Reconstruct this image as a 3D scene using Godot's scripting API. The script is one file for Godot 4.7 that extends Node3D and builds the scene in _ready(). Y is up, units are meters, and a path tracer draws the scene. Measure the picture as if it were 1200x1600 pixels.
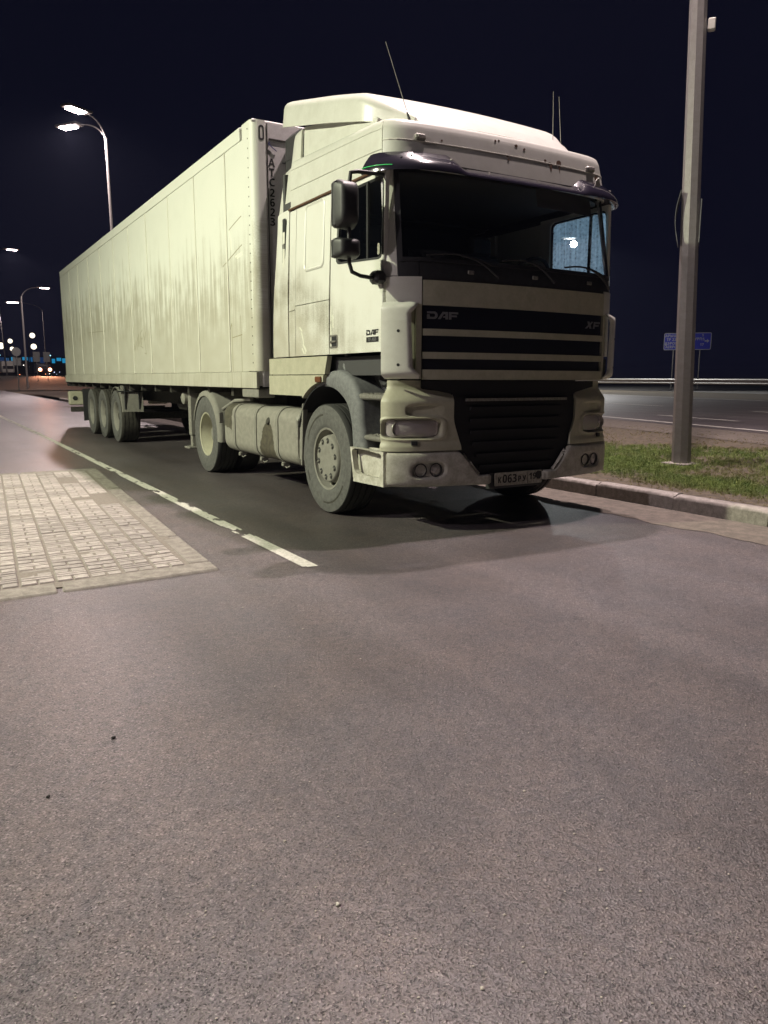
extends Node3D
# Night lay-by with a parked articulated lorry. The scene's axes are the lorry's own: x forward, y up, z to the lorry's right;
# the origin lies on the asphalt under its front axle.
var M := {}
var taken := {}
var rng := RandomNumberGenerator.new()
const WHITE_LAMP := Color(1.0, 0.915, 0.91)

# ------------------------------------------------------------------ mesh helpers (explicit normals)
func mb() -> SurfaceTool:
	var s := SurfaceTool.new()
	s.begin(Mesh.PRIMITIVE_TRIANGLES)
	return s

func vx(s: SurfaceTool, p: Vector3, n: Vector3, uv: Vector2) -> void:
	s.set_normal(n)
	s.set_uv(uv)
	s.add_vertex(p)

func tri(s: SurfaceTool, a: Vector3, b: Vector3, c: Vector3, na: Vector3, nb: Vector3, nc: Vector3, u = null) -> void:
	var ua := Vector2(a.x, a.y)
	var ub := Vector2(b.x, b.y)
	var uc := Vector2(c.x, c.y)
	if u != null:
		ua = u[0]
		ub = u[1]
		uc = u[2]
	if (a - c).cross(a - b).dot(na + nb + nc) < 0.0:
		vx(s, a, na, ua)
		vx(s, c, nc, uc)
		vx(s, b, nb, ub)
	else:
		vx(s, a, na, ua)
		vx(s, b, nb, ub)
		vx(s, c, nc, uc)

func quad(s: SurfaceTool, a: Vector3, b: Vector3, c: Vector3, d: Vector3, na: Vector3, nb: Vector3, nc: Vector3, nd: Vector3, u = null) -> void:
	if u == null:
		tri(s, a, b, c, na, nb, nc)
		tri(s, a, c, d, na, nc, nd)
	else:
		tri(s, a, b, c, na, nb, nc, [u[0], u[1], u[2]])
		tri(s, a, c, d, na, nc, nd, [u[0], u[2], u[3]])

func fq(s: SurfaceTool, a: Vector3, b: Vector3, c: Vector3, d: Vector3, hint: Vector3, u = null) -> void:
	var n := (c - a).cross(d - b)
	if n.length() < 1e-9:
		return
	n = n.normalized()
	if n.dot(hint) < 0.0:
		n = -n
	quad(s, a, b, c, d, n, n, n, n, u)

func box(s: SurfaceTool, c: Vector3, size: Vector3, b := Basis(), bev := 0.0) -> void:
	var h := size * 0.5
	var e: float = min(bev, min(h.x, min(h.y, h.z)) * 0.9)
	var ax := [b.x, b.y, b.z]
	for k in 3:
		var i := (k + 1) % 3
		var j := (k + 2) % 3
		for sg in [-1.0, 1.0]:
			var n: Vector3 = ax[k] * sg
			var o: Vector3 = c + n * h[k]
			var di: Vector3 = ax[i] * (h[i] - e)
			var dj: Vector3 = ax[j] * (h[j] - e)
			fq(s, o - di - dj, o + di - dj, o + di + dj, o - di + dj, n)
	if e <= 0.0:
		return
	for k in 3:
		var i := (k + 1) % 3
		var j := (k + 2) % 3
		for si in [-1.0, 1.0]:
			for sj in [-1.0, 1.0]:
				var ni: Vector3 = ax[i] * si
				var nj: Vector3 = ax[j] * sj
				var dk: Vector3 = ax[k] * (h[k] - e)
				var p1: Vector3 = c + ni * h[i] + nj * (h[j] - e)
				var p2: Vector3 = c + ni * (h[i] - e) + nj * h[j]
				var na := (ni * 0.87 + nj * 0.5).normalized()
				var nb := (nj * 0.87 + ni * 0.5).normalized()
				quad(s, p1 - dk, p1 + dk, p2 + dk, p2 - dk, na, na, nb, nb)
	for sx in [-1.0, 1.0]:
		for sy in [-1.0, 1.0]:
			for sz in [-1.0, 1.0]:
				var vxx: Vector3 = ax[0] * sx
				var vy: Vector3 = ax[1] * sy
				var vz: Vector3 = ax[2] * sz
				var a: Vector3 = c + vxx * h.x + vy * (h.y - e) + vz * (h.z - e)
				var bb: Vector3 = c + vxx * (h.x - e) + vy * h.y + vz * (h.z - e)
				var cc: Vector3 = c + vxx * (h.x - e) + vy * (h.y - e) + vz * h.z
				var n := (vxx + vy + vz).normalized()
				tri(s, a, bb, cc, n, n, n)

func gridn(g: Array, i: int, j: int) -> Vector3:
	var ni: int = g.size()
	var nj: int = g[0].size()
	var du: Vector3 = g[mini(i + 1, ni - 1)][j] - g[maxi(i - 1, 0)][j]
	var dv: Vector3 = g[i][mini(j + 1, nj - 1)] - g[i][maxi(j - 1, 0)]
	return du.cross(dv).normalized()

# a curved panel given by a grid of points, `th` thick, facing away from `inside`
func slab(s: SurfaceTool, g: Array, th: float, inside: Vector3, uvs = null) -> void:
	var ni: int = g.size()
	var nj: int = g[0].size()
	var nn := []
	for i in ni:
		var row := []
		for j in nj:
			var n := gridn(g, i, j)
			if n.dot(g[i][j] - inside) < 0.0:
				n = -n
			row.append(n)
		nn.append(row)
	for i in ni - 1:
		for j in nj - 1:
			var u = null
			if uvs != null:
				u = [uvs[i][j], uvs[i + 1][j], uvs[i + 1][j + 1], uvs[i][j + 1]]
			quad(s, g[i][j], g[i + 1][j], g[i + 1][j + 1], g[i][j + 1], nn[i][j], nn[i + 1][j], nn[i + 1][j + 1], nn[i][j + 1], u)
	if th <= 0.0:
		return
	var bk := []
	for i in ni:
		var row := []
		for j in nj:
			row.append(g[i][j] - nn[i][j] * th)
		bk.append(row)
	for i in ni - 1:
		for j in nj - 1:
			quad(s, bk[i][j], bk[i + 1][j], bk[i + 1][j + 1], bk[i][j + 1], -nn[i][j], -nn[i + 1][j], -nn[i + 1][j + 1], -nn[i][j + 1])
	for i in ni - 1:
		fq(s, g[i][0], g[i + 1][0], bk[i + 1][0], bk[i][0], g[i][0] - g[i][1])
		fq(s, g[i][nj - 1], g[i + 1][nj - 1], bk[i + 1][nj - 1], bk[i][nj - 1], g[i][nj - 1] - g[i][nj - 2])
	for j in nj - 1:
		fq(s, g[0][j], g[0][j + 1], bk[0][j + 1], bk[0][j], g[0][j] - g[1][j])
		fq(s, g[ni - 1][j], g[ni - 1][j + 1], bk[ni - 1][j + 1], bk[ni - 1][j], g[ni - 1][j] - g[ni - 2][j])

func tube(s: SurfaceTool, pts: Array, r, sides := 8, caps := true) -> void:
	var n := pts.size()
	var rings := []
	var nors := []
	var up := Vector3.UP
	for i in n:
		var t: Vector3 = (pts[mini(i + 1, n - 1)] - pts[maxi(i - 1, 0)]).normalized()
		if absf(t.dot(up)) > 0.98:
			up = Vector3.RIGHT if absf(t.x) < 0.9 else Vector3.BACK
		var a := t.cross(up).normalized()
		var b := a.cross(t).normalized()
		up = b
		var rr: float = r[i] if r is Array else r
		var ring := []
		var nr := []
		for k in sides:
			var an := TAU * k / sides
			var d := a * cos(an) + b * sin(an)
			ring.append(pts[i] + d * rr)
			nr.append(d)
		rings.append(ring)
		nors.append(nr)
	for i in n - 1:
		for k in sides:
			var k2 := (k + 1) % sides
			quad(s, rings[i][k], rings[i + 1][k], rings[i + 1][k2], rings[i][k2], nors[i][k], nors[i + 1][k], nors[i + 1][k2], nors[i][k2])
	if caps:
		for e in [0, n - 1]:
			var t: Vector3 = (pts[0] - pts[1]) if e == 0 else (pts[n - 1] - pts[n - 2])
			t = t.normalized()
			for k in sides:
				tri(s, pts[e], rings[e][k], rings[e][(k + 1) % sides], t, t, t)

# profile of Vector2(along axis, radius); faces the outside of the profile's left-hand side
func lathe(s: SurfaceTool, prof: Array, o: Vector3, axis: Vector3, seg := 40, flip := false) -> void:
	axis = axis.normalized()
	var a := axis.cross(Vector3.UP if absf(axis.y) < 0.9 else Vector3.RIGHT).normalized()
	var b := axis.cross(a).normalized()
	var m := prof.size()
	var fn := []
	for i in m - 1:
		var d: Vector2 = (prof[i + 1] - prof[i]).normalized()
		var nn := Vector2(-d.y, d.x)
		if flip:
			nn = -nn
		fn.append(nn)
	for i in m - 1:
		var n0: Vector2 = fn[i]
		var n1: Vector2 = fn[i]
		if i > 0 and fn[i].dot(fn[i - 1]) > 0.6:
			n0 = (fn[i] + fn[i - 1]).normalized()
		if i < m - 2 and fn[i].dot(fn[i + 1]) > 0.6:
			n1 = (fn[i] + fn[i + 1]).normalized()
		for k in seg:
			var d0 := a * cos(TAU * k / seg) + b * sin(TAU * k / seg)
			var d1 := a * cos(TAU * (k + 1) / seg) + b * sin(TAU * (k + 1) / seg)
			var p0: Vector2 = prof[i]
			var p1: Vector2 = prof[i + 1]
			quad(s, o + axis * p0.x + d0 * p0.y, o + axis * p1.x + d0 * p1.y, o + axis * p1.x + d1 * p1.y, o + axis * p0.x + d1 * p0.y,
				axis * n0.x + d0 * n0.y, axis * n1.x + d0 * n1.y, axis * n1.x + d1 * n1.y, axis * n0.x + d1 * n0.y)

# flat polygon in the xy plane of xf, from z = -depth to z = 0
func prism(s: SurfaceTool, poly: PackedVector2Array, xf: Transform3D, depth: float, back := true) -> void:
	var idx := Geometry2D.triangulate_polygon(poly)
	var n := xf.basis.z.normalized()
	var dz := -n * depth
	for t in range(0, idx.size(), 3):
		var p := []
		for k in 3:
			p.append(xf * Vector3(poly[idx[t + k]].x, poly[idx[t + k]].y, 0))
		tri(s, p[0], p[1], p[2], n, n, n)
		if back:
			tri(s, p[0] + dz, p[1] + dz, p[2] + dz, -n, -n, -n)
	var c := Vector2.ZERO
	for q in poly:
		c += q
	var cw := Geometry2D.is_polygon_clockwise(poly)
	for i in poly.size():
		var q0 := poly[i]
		var q1 := poly[(i + 1) % poly.size()]
		var e := q1 - q0
		var on := Vector2(e.y, -e.x) * (-1.0 if cw else 1.0)
		var a := xf * Vector3(q0.x, q0.y, 0)
		var b := xf * Vector3(q1.x, q1.y, 0)
		fq(s, a, b, b + dz, a + dz, xf.basis * Vector3(on.x, on.y, 0))

# plate with a hole; outer and inner run alike
func ring(s: SurfaceTool, outer: Array, inner: Array, n: Vector3, depth: float) -> void:
	var m := outer.size()
	var dz := -n * depth
	var c := Vector3.ZERO
	for q in inner:
		c += q / m
	for i in m:
		var k := (i + 1) % m
		fq(s, outer[i], outer[k], inner[k], inner[i], n)
		fq(s, outer[i] + dz, outer[k] + dz, inner[k] + dz, inner[i] + dz, -n)
		fq(s, outer[i], outer[k], outer[k] + dz, outer[i] + dz, outer[i] - c)
		fq(s, inner[i], inner[k], inner[k] + dz, inner[i] + dz, c - inner[i])

func rrect(cx: float, cy: float, w: float, h: float, r: float, n := 5) -> PackedVector2Array:
	var out := PackedVector2Array()
	var k := [Vector2(1, 1), Vector2(-1, 1), Vector2(-1, -1), Vector2(1, -1)]
	for q in 4:
		for i in n + 1:
			var a: float = PI / 2 * q + PI / 2 * i / n
			out.append(Vector2(cx + k[q].x * (w / 2 - r) + cos(a) * r, cy + k[q].y * (h / 2 - r) + sin(a) * r))
	return out

# ------------------------------------------------------------------ nodes
func numbered(called: String) -> String:
	if not taken.has(called):
		taken[called] = 0
		return called
	taken[called] += 1
	return "%s_%03d" % [called, taken[called]]

func part(parent: Node, called: String, s, mat: Material) -> MeshInstance3D:
	var o := MeshInstance3D.new()
	o.name = called
	if s is SurfaceTool:
		s.index()
		o.mesh = s.commit()
	else:
		o.mesh = s
	o.material_override = mat
	parent.add_child(o, true)
	return o

func group_part(parent: Node, called: String) -> Node3D:
	var o := Node3D.new()
	o.name = called
	parent.add_child(o, true)
	return o

func tag(o: Node, label: String, category: String, group := "", kind := "") -> void:
	o.set_meta("label", label)
	o.set_meta("category", category)
	if group:
		o.set_meta("group", group)
	if kind:
		o.set_meta("kind", kind)

func thing(called: String, label: String, category: String, at := Vector3.ZERO, group := "") -> Node3D:
	var o := Node3D.new()
	o.name = numbered(called)
	add_child(o)
	o.position = at
	tag(o, label, category, group)
	return o

func struct(called: String, s, mat: Material) -> MeshInstance3D:
	var o := part(self, called, s, mat)
	o.set_meta("kind", "structure")
	return o

func text(parent: Node, called: String, words: String, at: Vector3, b: Basis, h: float, mat: Material, wide := 1.0, bold := true) -> MeshInstance3D:
	var f := SystemFont.new()
	f.font_names = PackedStringArray(["Droid Sans"])
	f.font_weight = 700 if bold else 400
	var t := TextMesh.new()
	t.font = f
	t.text = words
	t.font_size = 48
	t.pixel_size = h / 48.0 * 1.38
	t.depth = 0.003
	t.curve_step = 2.0
	var o := MeshInstance3D.new()
	o.name = called
	o.mesh = t
	o.material_override = mat
	parent.add_child(o, true)
	o.transform = Transform3D(Basis(b.x * wide, b.y, b.z), at)
	return o

# ------------------------------------------------------------------ materials and textures
func lin(r: float, g: float, b: float) -> Color:
	return Color(r, g, b).linear_to_srgb()

func mat(r: float, g: float, b: float, rough := 0.6, metal := 0.0, spec := 0.5) -> StandardMaterial3D:
	var m := StandardMaterial3D.new()
	m.albedo_color = lin(r, g, b)
	m.roughness = rough
	m.metallic = metal
	m.metallic_specular = spec
	return m

func noise(freq: float, type: int, oct := 1, sd := 1) -> FastNoiseLite:
	var n := FastNoiseLite.new()
	n.noise_type = type
	n.frequency = freq
	n.seed = sd
	if oct > 1:
		n.fractal_type = FastNoiseLite.FRACTAL_FBM
		n.fractal_octaves = oct
	else:
		n.fractal_type = FastNoiseLite.FRACTAL_NONE
	return n

func nbytes(n: FastNoiseLite, w: int, h: int) -> PackedByteArray:
	var im := n.get_image(w, h)
	im.convert(Image.FORMAT_L8)
	return im.get_data()

# noise drawn small and stretched: streaks
func stretched(n: FastNoiseLite, w0: int, h0: int, w: int, h: int) -> PackedByteArray:
	var im := n.get_image(w0, h0)
	im.convert(Image.FORMAT_L8)
	im.resize(w, h, Image.INTERPOLATE_CUBIC)
	return im.get_data()

func tex(d: PackedByteArray, w: int, h: int, f: int) -> ImageTexture:
	return ImageTexture.create_from_image(Image.create_from_data(w, h, false, f, d))

func s8(x: float) -> int:
	return clampi(int(255.0 * pow(clampf(x, 0.0, 1.0), 0.4545)), 0, 255)

# mottled colour between two linear colours
func mottle(c0: Vector3, c1: Vector3, freq: float, oct: int, sd: int, gain := 1.0, size := 512) -> ImageTexture:
	var b := nbytes(noise(freq, FastNoiseLite.TYPE_SIMPLEX_SMOOTH, oct, sd), size, size)
	var fine := nbytes(noise(0.3, FastNoiseLite.TYPE_SIMPLEX, 2, sd + 500), size, size)
	var mid := nbytes(noise(freq * 4.0, FastNoiseLite.TYPE_SIMPLEX_SMOOTH, 4, sd + 700), size, size)
	var lut := PackedByteArray()
	for i in 256:
		var t := clampf((i / 255.0 - 0.5) * gain + 0.5, 0.0, 1.0)
		var c := c0.lerp(c1, t)
		lut.append_array([s8(c.x), s8(c.y), s8(c.z)])
	var o := PackedByteArray()
	o.resize(size * size * 3)
	for i in size * size:
		var k := clampi(int(128 + (b[i] - 128) * 0.5 + (mid[i] - 128) * 0.3 + (fine[i] - 128) * 0.35), 0, 255) * 3
		o[i * 3] = lut[k]
		o[i * 3 + 1] = lut[k + 1]
		o[i * 3 + 2] = lut[k + 2]
	return tex(o, size, size, Image.FORMAT_RGB8)

func tp(m: StandardMaterial3D, t: Texture2D, metres: float, world := true) -> StandardMaterial3D:
	m.albedo_texture = t
	m.albedo_color = Color.WHITE
	m.uv1_triplanar = true
	m.uv1_world_triplanar = world
	m.uv1_scale = Vector3.ONE / metres
	return m

func make_asphalt() -> void:
	var S := 2048
	var st := noise(0.22, FastNoiseLite.TYPE_CELLULAR, 1, 3)
	st.cellular_return_type = FastNoiseLite.RETURN_CELL_VALUE
	st.cellular_jitter = 1.0
	var a := nbytes(st, S, S)
	var big := noise(0.085, FastNoiseLite.TYPE_CELLULAR, 1, 8)
	big.cellular_return_type = FastNoiseLite.RETURN_CELL_VALUE
	var b := nbytes(big, S, S)
	var ed := noise(0.085, FastNoiseLite.TYPE_CELLULAR, 1, 8)
	ed.cellular_return_type = FastNoiseLite.RETURN_DISTANCE
	var e := nbytes(ed, S, S)
	var soft := nbytes(noise(0.012, FastNoiseLite.TYPE_SIMPLEX_SMOOTH, 5, 5), S, S)
	var col := PackedByteArray()
	col.resize(S * S * 3)
	var hgt := PackedByteArray()
	hgt.resize(S * S)
	var lut := PackedByteArray()
	for i in 1024:
		lut.append(s8(i / 1023.0 * 0.5))
	for i in S * S:
		var v := 60 + (a[i] - 128) * 0.23 + (soft[i] - 128) * 0.10
		var h := 100 + (a[i] - 128) * 0.45 + (soft[i] - 128) * 0.25
		if b[i] > 226 and e[i] < 96:
			v += (b[i] - 200) * 1.1
			h += 70
		elif b[i] < 30 and e[i] < 100:
			v -= 26
			h -= 40
		if a[i] > 244:
			v += 60
			h += 40
		elif a[i] < 14:
			v -= 18
			h -= 50
		var k := clampi(int(v * 4.0), 0, 1023)
		var t := soft[i] - 128
		col[i * 3] = lut[clampi(int(k * 1.03) + t / 12, 0, 1023)]
		col[i * 3 + 1] = lut[clampi(int(k * 0.965), 0, 1023)]
		col[i * 3 + 2] = lut[clampi(int(k * 0.99) - t / 12, 0, 1023)]
		hgt[i] = clampi(int(h), 0, 255)
	var ct := tex(col, S, S, Image.FORMAT_RGB8)
	var ht := tex(hgt, S, S, Image.FORMAT_L8)
	# broad patches of dust, wear and wheel tracks, multiplied over the grain
	var P := 1024
	var n1 := nbytes(noise(0.011, FastNoiseLite.TYPE_SIMPLEX_SMOOTH, 6, 21), P, P)
	var n2 := nbytes(noise(0.05, FastNoiseLite.TYPE_SIMPLEX_SMOOTH, 5, 22), P, P)
	var n3 := stretched(noise(0.02, FastNoiseLite.TYPE_SIMPLEX_SMOOTH, 4, 23), 128, 1024, P, P)
	var pc := PackedByteArray()
	pc.resize(P * P * 3)
	for i in P * P:
		var v: float = 0.80 + (n1[i] - 128) / 128.0 * 0.14 + (n2[i] - 128) / 128.0 * 0.08 + (n3[i] - 128) / 128.0 * 0.30
		var w: float = (n2[i] - n1[i]) / 128.0 * 0.03
		pc[i * 3] = s8(v + w)
		pc[i * 3 + 1] = s8(v)
		pc[i * 3 + 2] = s8(v - w)
	var pt := tex(pc, P, P, Image.FORMAT_RGB8)
	for k in [["asphalt", 0.85, 0.44, 0.36], ["highway", 0.62, 0.6, 0.2]]:
		var m := mat(1, 1, 1, k[2])
		tp(m, ct, 1.6)
		m.albedo_color = lin(k[1] * 1.06, k[1] * 0.965, k[1] * 0.965)
		m.heightmap_enabled = true
		m.heightmap_texture = ht
		m.heightmap_scale = k[3]
		m.detail_enabled = true
		m.detail_blend_mode = BaseMaterial3D.BLEND_MODE_MUL
		m.detail_albedo = pt
		m.detail_uv_layer = BaseMaterial3D.DETAIL_UV_2
		m.uv2_triplanar = true
		m.uv2_world_triplanar = true
		m.uv2_scale = Vector3.ONE / 21.0
		M[k[0]] = m

# paint with road dirt: rows run upward from y0; clean above a ragged streaky border, brown-beige below
func dirt_side(W: int, H: int, sd: int, clean: Vector3, dust: Vector3, dark: Vector3, border: Callable, amount: Callable, draw = null, sk := 1.0) -> ImageTexture:
	var st := stretched(noise(0.05, FastNoiseLite.TYPE_SIMPLEX_SMOOTH, 4, sd), W, 12, W, H)
	var st2 := stretched(noise(0.022, FastNoiseLite.TYPE_SIMPLEX_SMOOTH, 5, sd + 1), W, 30, W, H)
	var st3 := stretched(noise(0.16, FastNoiseLite.TYPE_SIMPLEX_SMOOTH, 3, sd + 5), W, 26, W, H)
	var sp := nbytes(noise(0.35, FastNoiseLite.TYPE_SIMPLEX, 2, sd + 2), W, H)
	var cl := nbytes(noise(0.012, FastNoiseLite.TYPE_SIMPLEX_SMOOTH, 5, sd + 3), W, H)
	var d := PackedByteArray()
	d.resize(W * H * 3)
	var lut := PackedByteArray()
	for i in 1025:
		lut.append(s8(i / 1024.0))
	for y in H:
		var fy := float(y) / H
		for x in W:
			var i := y * W + x
			var s1 := (st[i] - 128) / 128.0 * sk
			var s2 := (st2[i] - 128) / 128.0 * sk
			var g := (sp[i] - 128) / 128.0 * (2.2 - 1.2 * sk)
			var c := (cl[i] - 128) / 128.0
			var bb: float = border.call(float(x) / W)
			var s3 := (st3[i] - 128) / 128.0 * sk
			var h := (bb - fy) / 0.22 + s1 * 0.8 + s2 * 0.55 + c * 0.3 + s3 * 0.5
			var a := clampf(h + g * 0.45, 0.0, 1.0) * 0.72
			var q: float = amount.call(float(x) / W, fy)
			var dk := clampf(q * (0.42 + s2 * 0.5 + s1 * 0.7 + s3 * 0.8 + c * 0.3) + g * 0.25 * q, 0.0, 1.0)
			a = clampf(a + g * 0.05 + c * 0.12, 0.02, 0.9)
			var r := clean.x + (dust.x - clean.x) * a
			var gg := clean.y + (dust.y - clean.y) * a
			var b := clean.z + (dust.z - clean.z) * a
			d[i * 3] = lut[int(clampf(r + (dark.x - r) * dk, 0, 1) * 1024)]
			d[i * 3 + 1] = lut[int(clampf(gg + (dark.y - gg) * dk, 0, 1) * 1024)]
			d[i * 3 + 2] = lut[int(clampf(b + (dark.z - b) * dk, 0, 1) * 1024)]
	var im := Image.create_from_data(W, H, false, Image.FORMAT_RGB8, d)
	if draw != null:
		draw.call(im)
	return ImageTexture.create_from_image(im)

func stroke(im: Image, pts: Array, r: int, c: Color) -> void:
	for i in pts.size() - 1:
		var a: Vector2 = pts[i]
		var b: Vector2 = pts[i + 1]
		var n := int(a.distance_to(b)) + 1
		for k in n + 1:
			var p := a.lerp(b, float(k) / n)
			im.fill_rect(Rect2i(int(p.x) - r / 2, int(p.y) - r / 2, maxi(r, 1), maxi(r, 1)), c)

func make_materials() -> void:
	make_asphalt()
	print("asphalt ", Time.get_ticks_msec())
	var body := mottle(Vector3(0.56, 0.555, 0.50), Vector3(0.68, 0.68, 0.63), 0.012, 6, 31, 1.3)
	M.paint = tp(mat(1, 1, 1, 0.36), body, 1.7)
	M.paint.clearcoat_enabled = true
	M.paint.clearcoat = 0.35
	M.paint.clearcoat_roughness = 0.25
	var grime := mottle(Vector3(0.37, 0.36, 0.265), Vector3(0.50, 0.485, 0.375), 0.012, 6, 33, 1.4)
	M.paint_low = tp(mat(1, 1, 1, 0.5), grime, 0.9)
	var scuffed := mottle(Vector3(0.34, 0.32, 0.26), Vector3(0.60, 0.585, 0.53), 0.02, 7, 35, 2.0)
	M.bumper = tp(mat(1, 1, 1, 0.55), scuffed, 1.1)
	M.dust = tp(mat(1, 1, 1, 0.9), mottle(Vector3(0.17, 0.165, 0.142), Vector3(0.27, 0.262, 0.23), 0.015, 6, 37, 1.2), 0.8)
	M.rubber = tp(mat(1, 1, 1, 0.85), mottle(Vector3(0.06, 0.06, 0.057), Vector3(0.135, 0.134, 0.126), 0.02, 6, 39, 1.6), 0.7)
	M.tread = mat(0.03, 0.03, 0.029, 0.8)
	M.black = mat(0.026, 0.026, 0.028, 0.5)
	M.plastic = tp(mat(1, 1, 1, 0.5), mottle(Vector3(0.012, 0.012, 0.014), Vector3(0.032, 0.032, 0.034), 0.02, 6, 41, 1.4), 0.6)
	M.navy = mat(0.008, 0.009, 0.017, 0.3)
	M.grille = mat(0.02, 0.02, 0.022, 0.75, 0.0, 0.35)
	M.frame = tp(mat(1, 1, 1, 0.85), mottle(Vector3(0.015, 0.014, 0.012), Vector3(0.06, 0.055, 0.042), 0.02, 5, 43, 1.5), 0.9)
	M.fender = tp(mat(1, 1, 1, 0.7), mottle(Vector3(0.10, 0.105, 0.11), Vector3(0.21, 0.215, 0.215), 0.03, 6, 45, 1.8), 0.8)
	M.dark_in = mat(0.004, 0.004, 0.005, 0.9)
	M.steel = tp(mat(1, 1, 1, 0.45, 0.4), mottle(Vector3(0.16, 0.15, 0.13), Vector3(0.34, 0.33, 0.3), 0.03, 6, 47, 1.8), 0.5)
	M.badge = mat(0.36, 0.36, 0.37, 0.35, 0.7)
	M.print = mat(0.014, 0.014, 0.016, 0.6)
	M.rust = tp(mat(1, 1, 1, 0.85), mottle(Vector3(0.03, 0.018, 0.011), Vector3(0.16, 0.07, 0.03), 0.05, 5, 49, 1.8), 0.4)
	M.visor = mat(0.02, 0.017, 0.028, 0.16)
	M.visor.clearcoat_enabled = true
	M.visor.clearcoat = 1.0
	M.visor.clearcoat_roughness = 0.12
	M.amber = mat(0.13, 0.05, 0.022, 0.35)
	M.plate = tp(mat(1, 1, 1, 0.5), mottle(Vector3(0.24, 0.22, 0.17), Vector3(0.52, 0.5, 0.44), 0.03, 6, 51, 2.0), 0.5)
	var gl := StandardMaterial3D.new()
	gl.transparency = BaseMaterial3D.TRANSPARENCY_ALPHA
	gl.albedo_color = Color(0.1, 0.11, 0.13, 0.12)
	gl.roughness = 0.03
	M.glass = gl
	var lens := StandardMaterial3D.new()
	lens.transparency = BaseMaterial3D.TRANSPARENCY_ALPHA
	lens.albedo_color = Color(0.82, 0.79, 0.78, 0.42)
	lens.roughness = 0.06
	M.lens = lens
	M.reflector = mat(0.55, 0.53, 0.52, 0.22, 0.85)
	M.galv = tp(mat(1, 1, 1, 0.5, 0.35), mottle(Vector3(0.23, 0.22, 0.205), Vector3(0.31, 0.30, 0.285), 0.02, 6, 53, 1.5), 1.1)
	M.kerb = []
	for k in 3:
		var km := tp(mat(1, 1, 1, 0.9), mottle(Vector3(0.17, 0.155, 0.135), Vector3(0.33 + 0.02 * k, 0.30 + 0.02 * k, 0.27 + 0.02 * k), 0.02, 7, 55 + k, 1.6), 0.8)
		M.kerb.append(km)
	M.border = tp(mat(1, 1, 1, 0.95), mottle(Vector3(0.13, 0.118, 0.10), Vector3(0.27, 0.25, 0.22), 0.02, 7, 155, 1.7), 1.0)
	M.tile = []
	for k in 4:
		M.tile.append(tp(mat(1, 1, 1, 0.9), mottle(Vector3(0.20, 0.18, 0.16) * (0.88 + 0.08 * k), Vector3(0.37, 0.345, 0.315) * (0.85 + 0.1 * k), 0.02, 7, 60 + k, 1.8), 0.9))
	M.tile_dirt = tp(mat(1, 1, 1, 0.95), mottle(Vector3(0.11, 0.098, 0.08), Vector3(0.22, 0.195, 0.165), 0.04, 6, 66, 1.5), 0.7)
	M.soil = tp(mat(1, 1, 1, 0.95), mottle(Vector3(0.035, 0.028, 0.018), Vector3(0.13, 0.105, 0.07), 0.03, 7, 67, 1.8), 2.3)
	M.sand = tp(mat(1, 1, 1, 0.9), mottle(Vector3(0.07, 0.06, 0.048), Vector3(0.155, 0.13, 0.105), 0.02, 7, 68, 1.8), 1.6)
	M.bank = tp(mat(1, 1, 1, 0.95), mottle(Vector3(0.015, 0.014, 0.009), Vector3(0.06, 0.052, 0.035), 0.03, 7, 167, 1.8), 5.0)
	M.snow = tp(mat(1, 1, 1, 0.9), mottle(Vector3(0.12, 0.118, 0.115), Vector3(0.24, 0.235, 0.23), 0.02, 6, 69, 1.5), 9.0)
	M.line = tp(mat(1, 1, 1, 0.8), mottle(Vector3(0.40, 0.39, 0.34), Vector3(0.64, 0.63, 0.57), 0.03, 7, 70, 2.0), 0.7)
	M.sign_blue = mat(0.008, 0.014, 0.32, 0.5)
	M.sign_white = mat(0.3, 0.3, 0.32, 0.5)
	M.sign_back = mat(0.16, 0.17, 0.16, 0.6, 0.2)
	M.interior = mat(0.05, 0.05, 0.052, 0.8)
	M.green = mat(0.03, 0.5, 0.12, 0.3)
	print("basic ", Time.get_ticks_msec())
	# cab side: x -1.4 .. 1.4, y 0.9 .. 3.5
	var bd := func(u: float) -> float:
		var x := -1.4 + 2.8 * u
		return (lerpf(2.35, 1.55, smoothstep(-1.1, 0.9, x)) - 0.9) / 2.6
	var am := func(u: float, v: float) -> float:
		var x := -1.4 + 2.8 * u
		var y := 0.9 + 2.6 * v
		var b: float = (1.0 - smoothstep(0.0, 0.34, absf(y - lerpf(2.12, 1.55, smoothstep(-0.9, 0.8, x))))) * (1.0 - smoothstep(0.2, 0.8, x))
		return b * 0.75
	var marks := func(im: Image) -> void:
		var c := Color(0.86, 0.86, 0.80)
		for q in [[-0.50, 1.73, -0.45, 1.70], [-0.46, 1.68, -0.43, 1.62, -0.42, 1.58], [-0.43, 1.57, -0.38, 1.52, -0.38, 1.49], [-0.45, 1.53, -0.41, 1.49], [-0.40, 1.55, -0.36, 1.51], [-0.16, 1.36, -0.13, 1.32], [-0.12, 1.38, -0.09, 1.34], [0.15, 1.88, 0.16, 1.76], [0.15, 1.72, 0.17, 1.62], [0.2, 1.8, 0.205, 1.7]]:
			var pts := []
			for k in range(0, q.size(), 2):
				pts.append(Vector2((q[k] + 1.4) / 2.8 * 768, (q[k + 1] - 0.9) / 2.6 * 768))
			stroke(im, pts, 5, c)
	var ct := dirt_side(768, 768, 81, Vector3(0.72, 0.72, 0.67), Vector3(0.40, 0.37, 0.285), Vector3(0.17, 0.145, 0.09), bd, am, marks, 0.25)
	var cm := mat(1, 1, 1, 0.4)
	cm.albedo_texture = ct
	cm.albedo_color = Color.WHITE
	cm.texture_repeat = false
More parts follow.
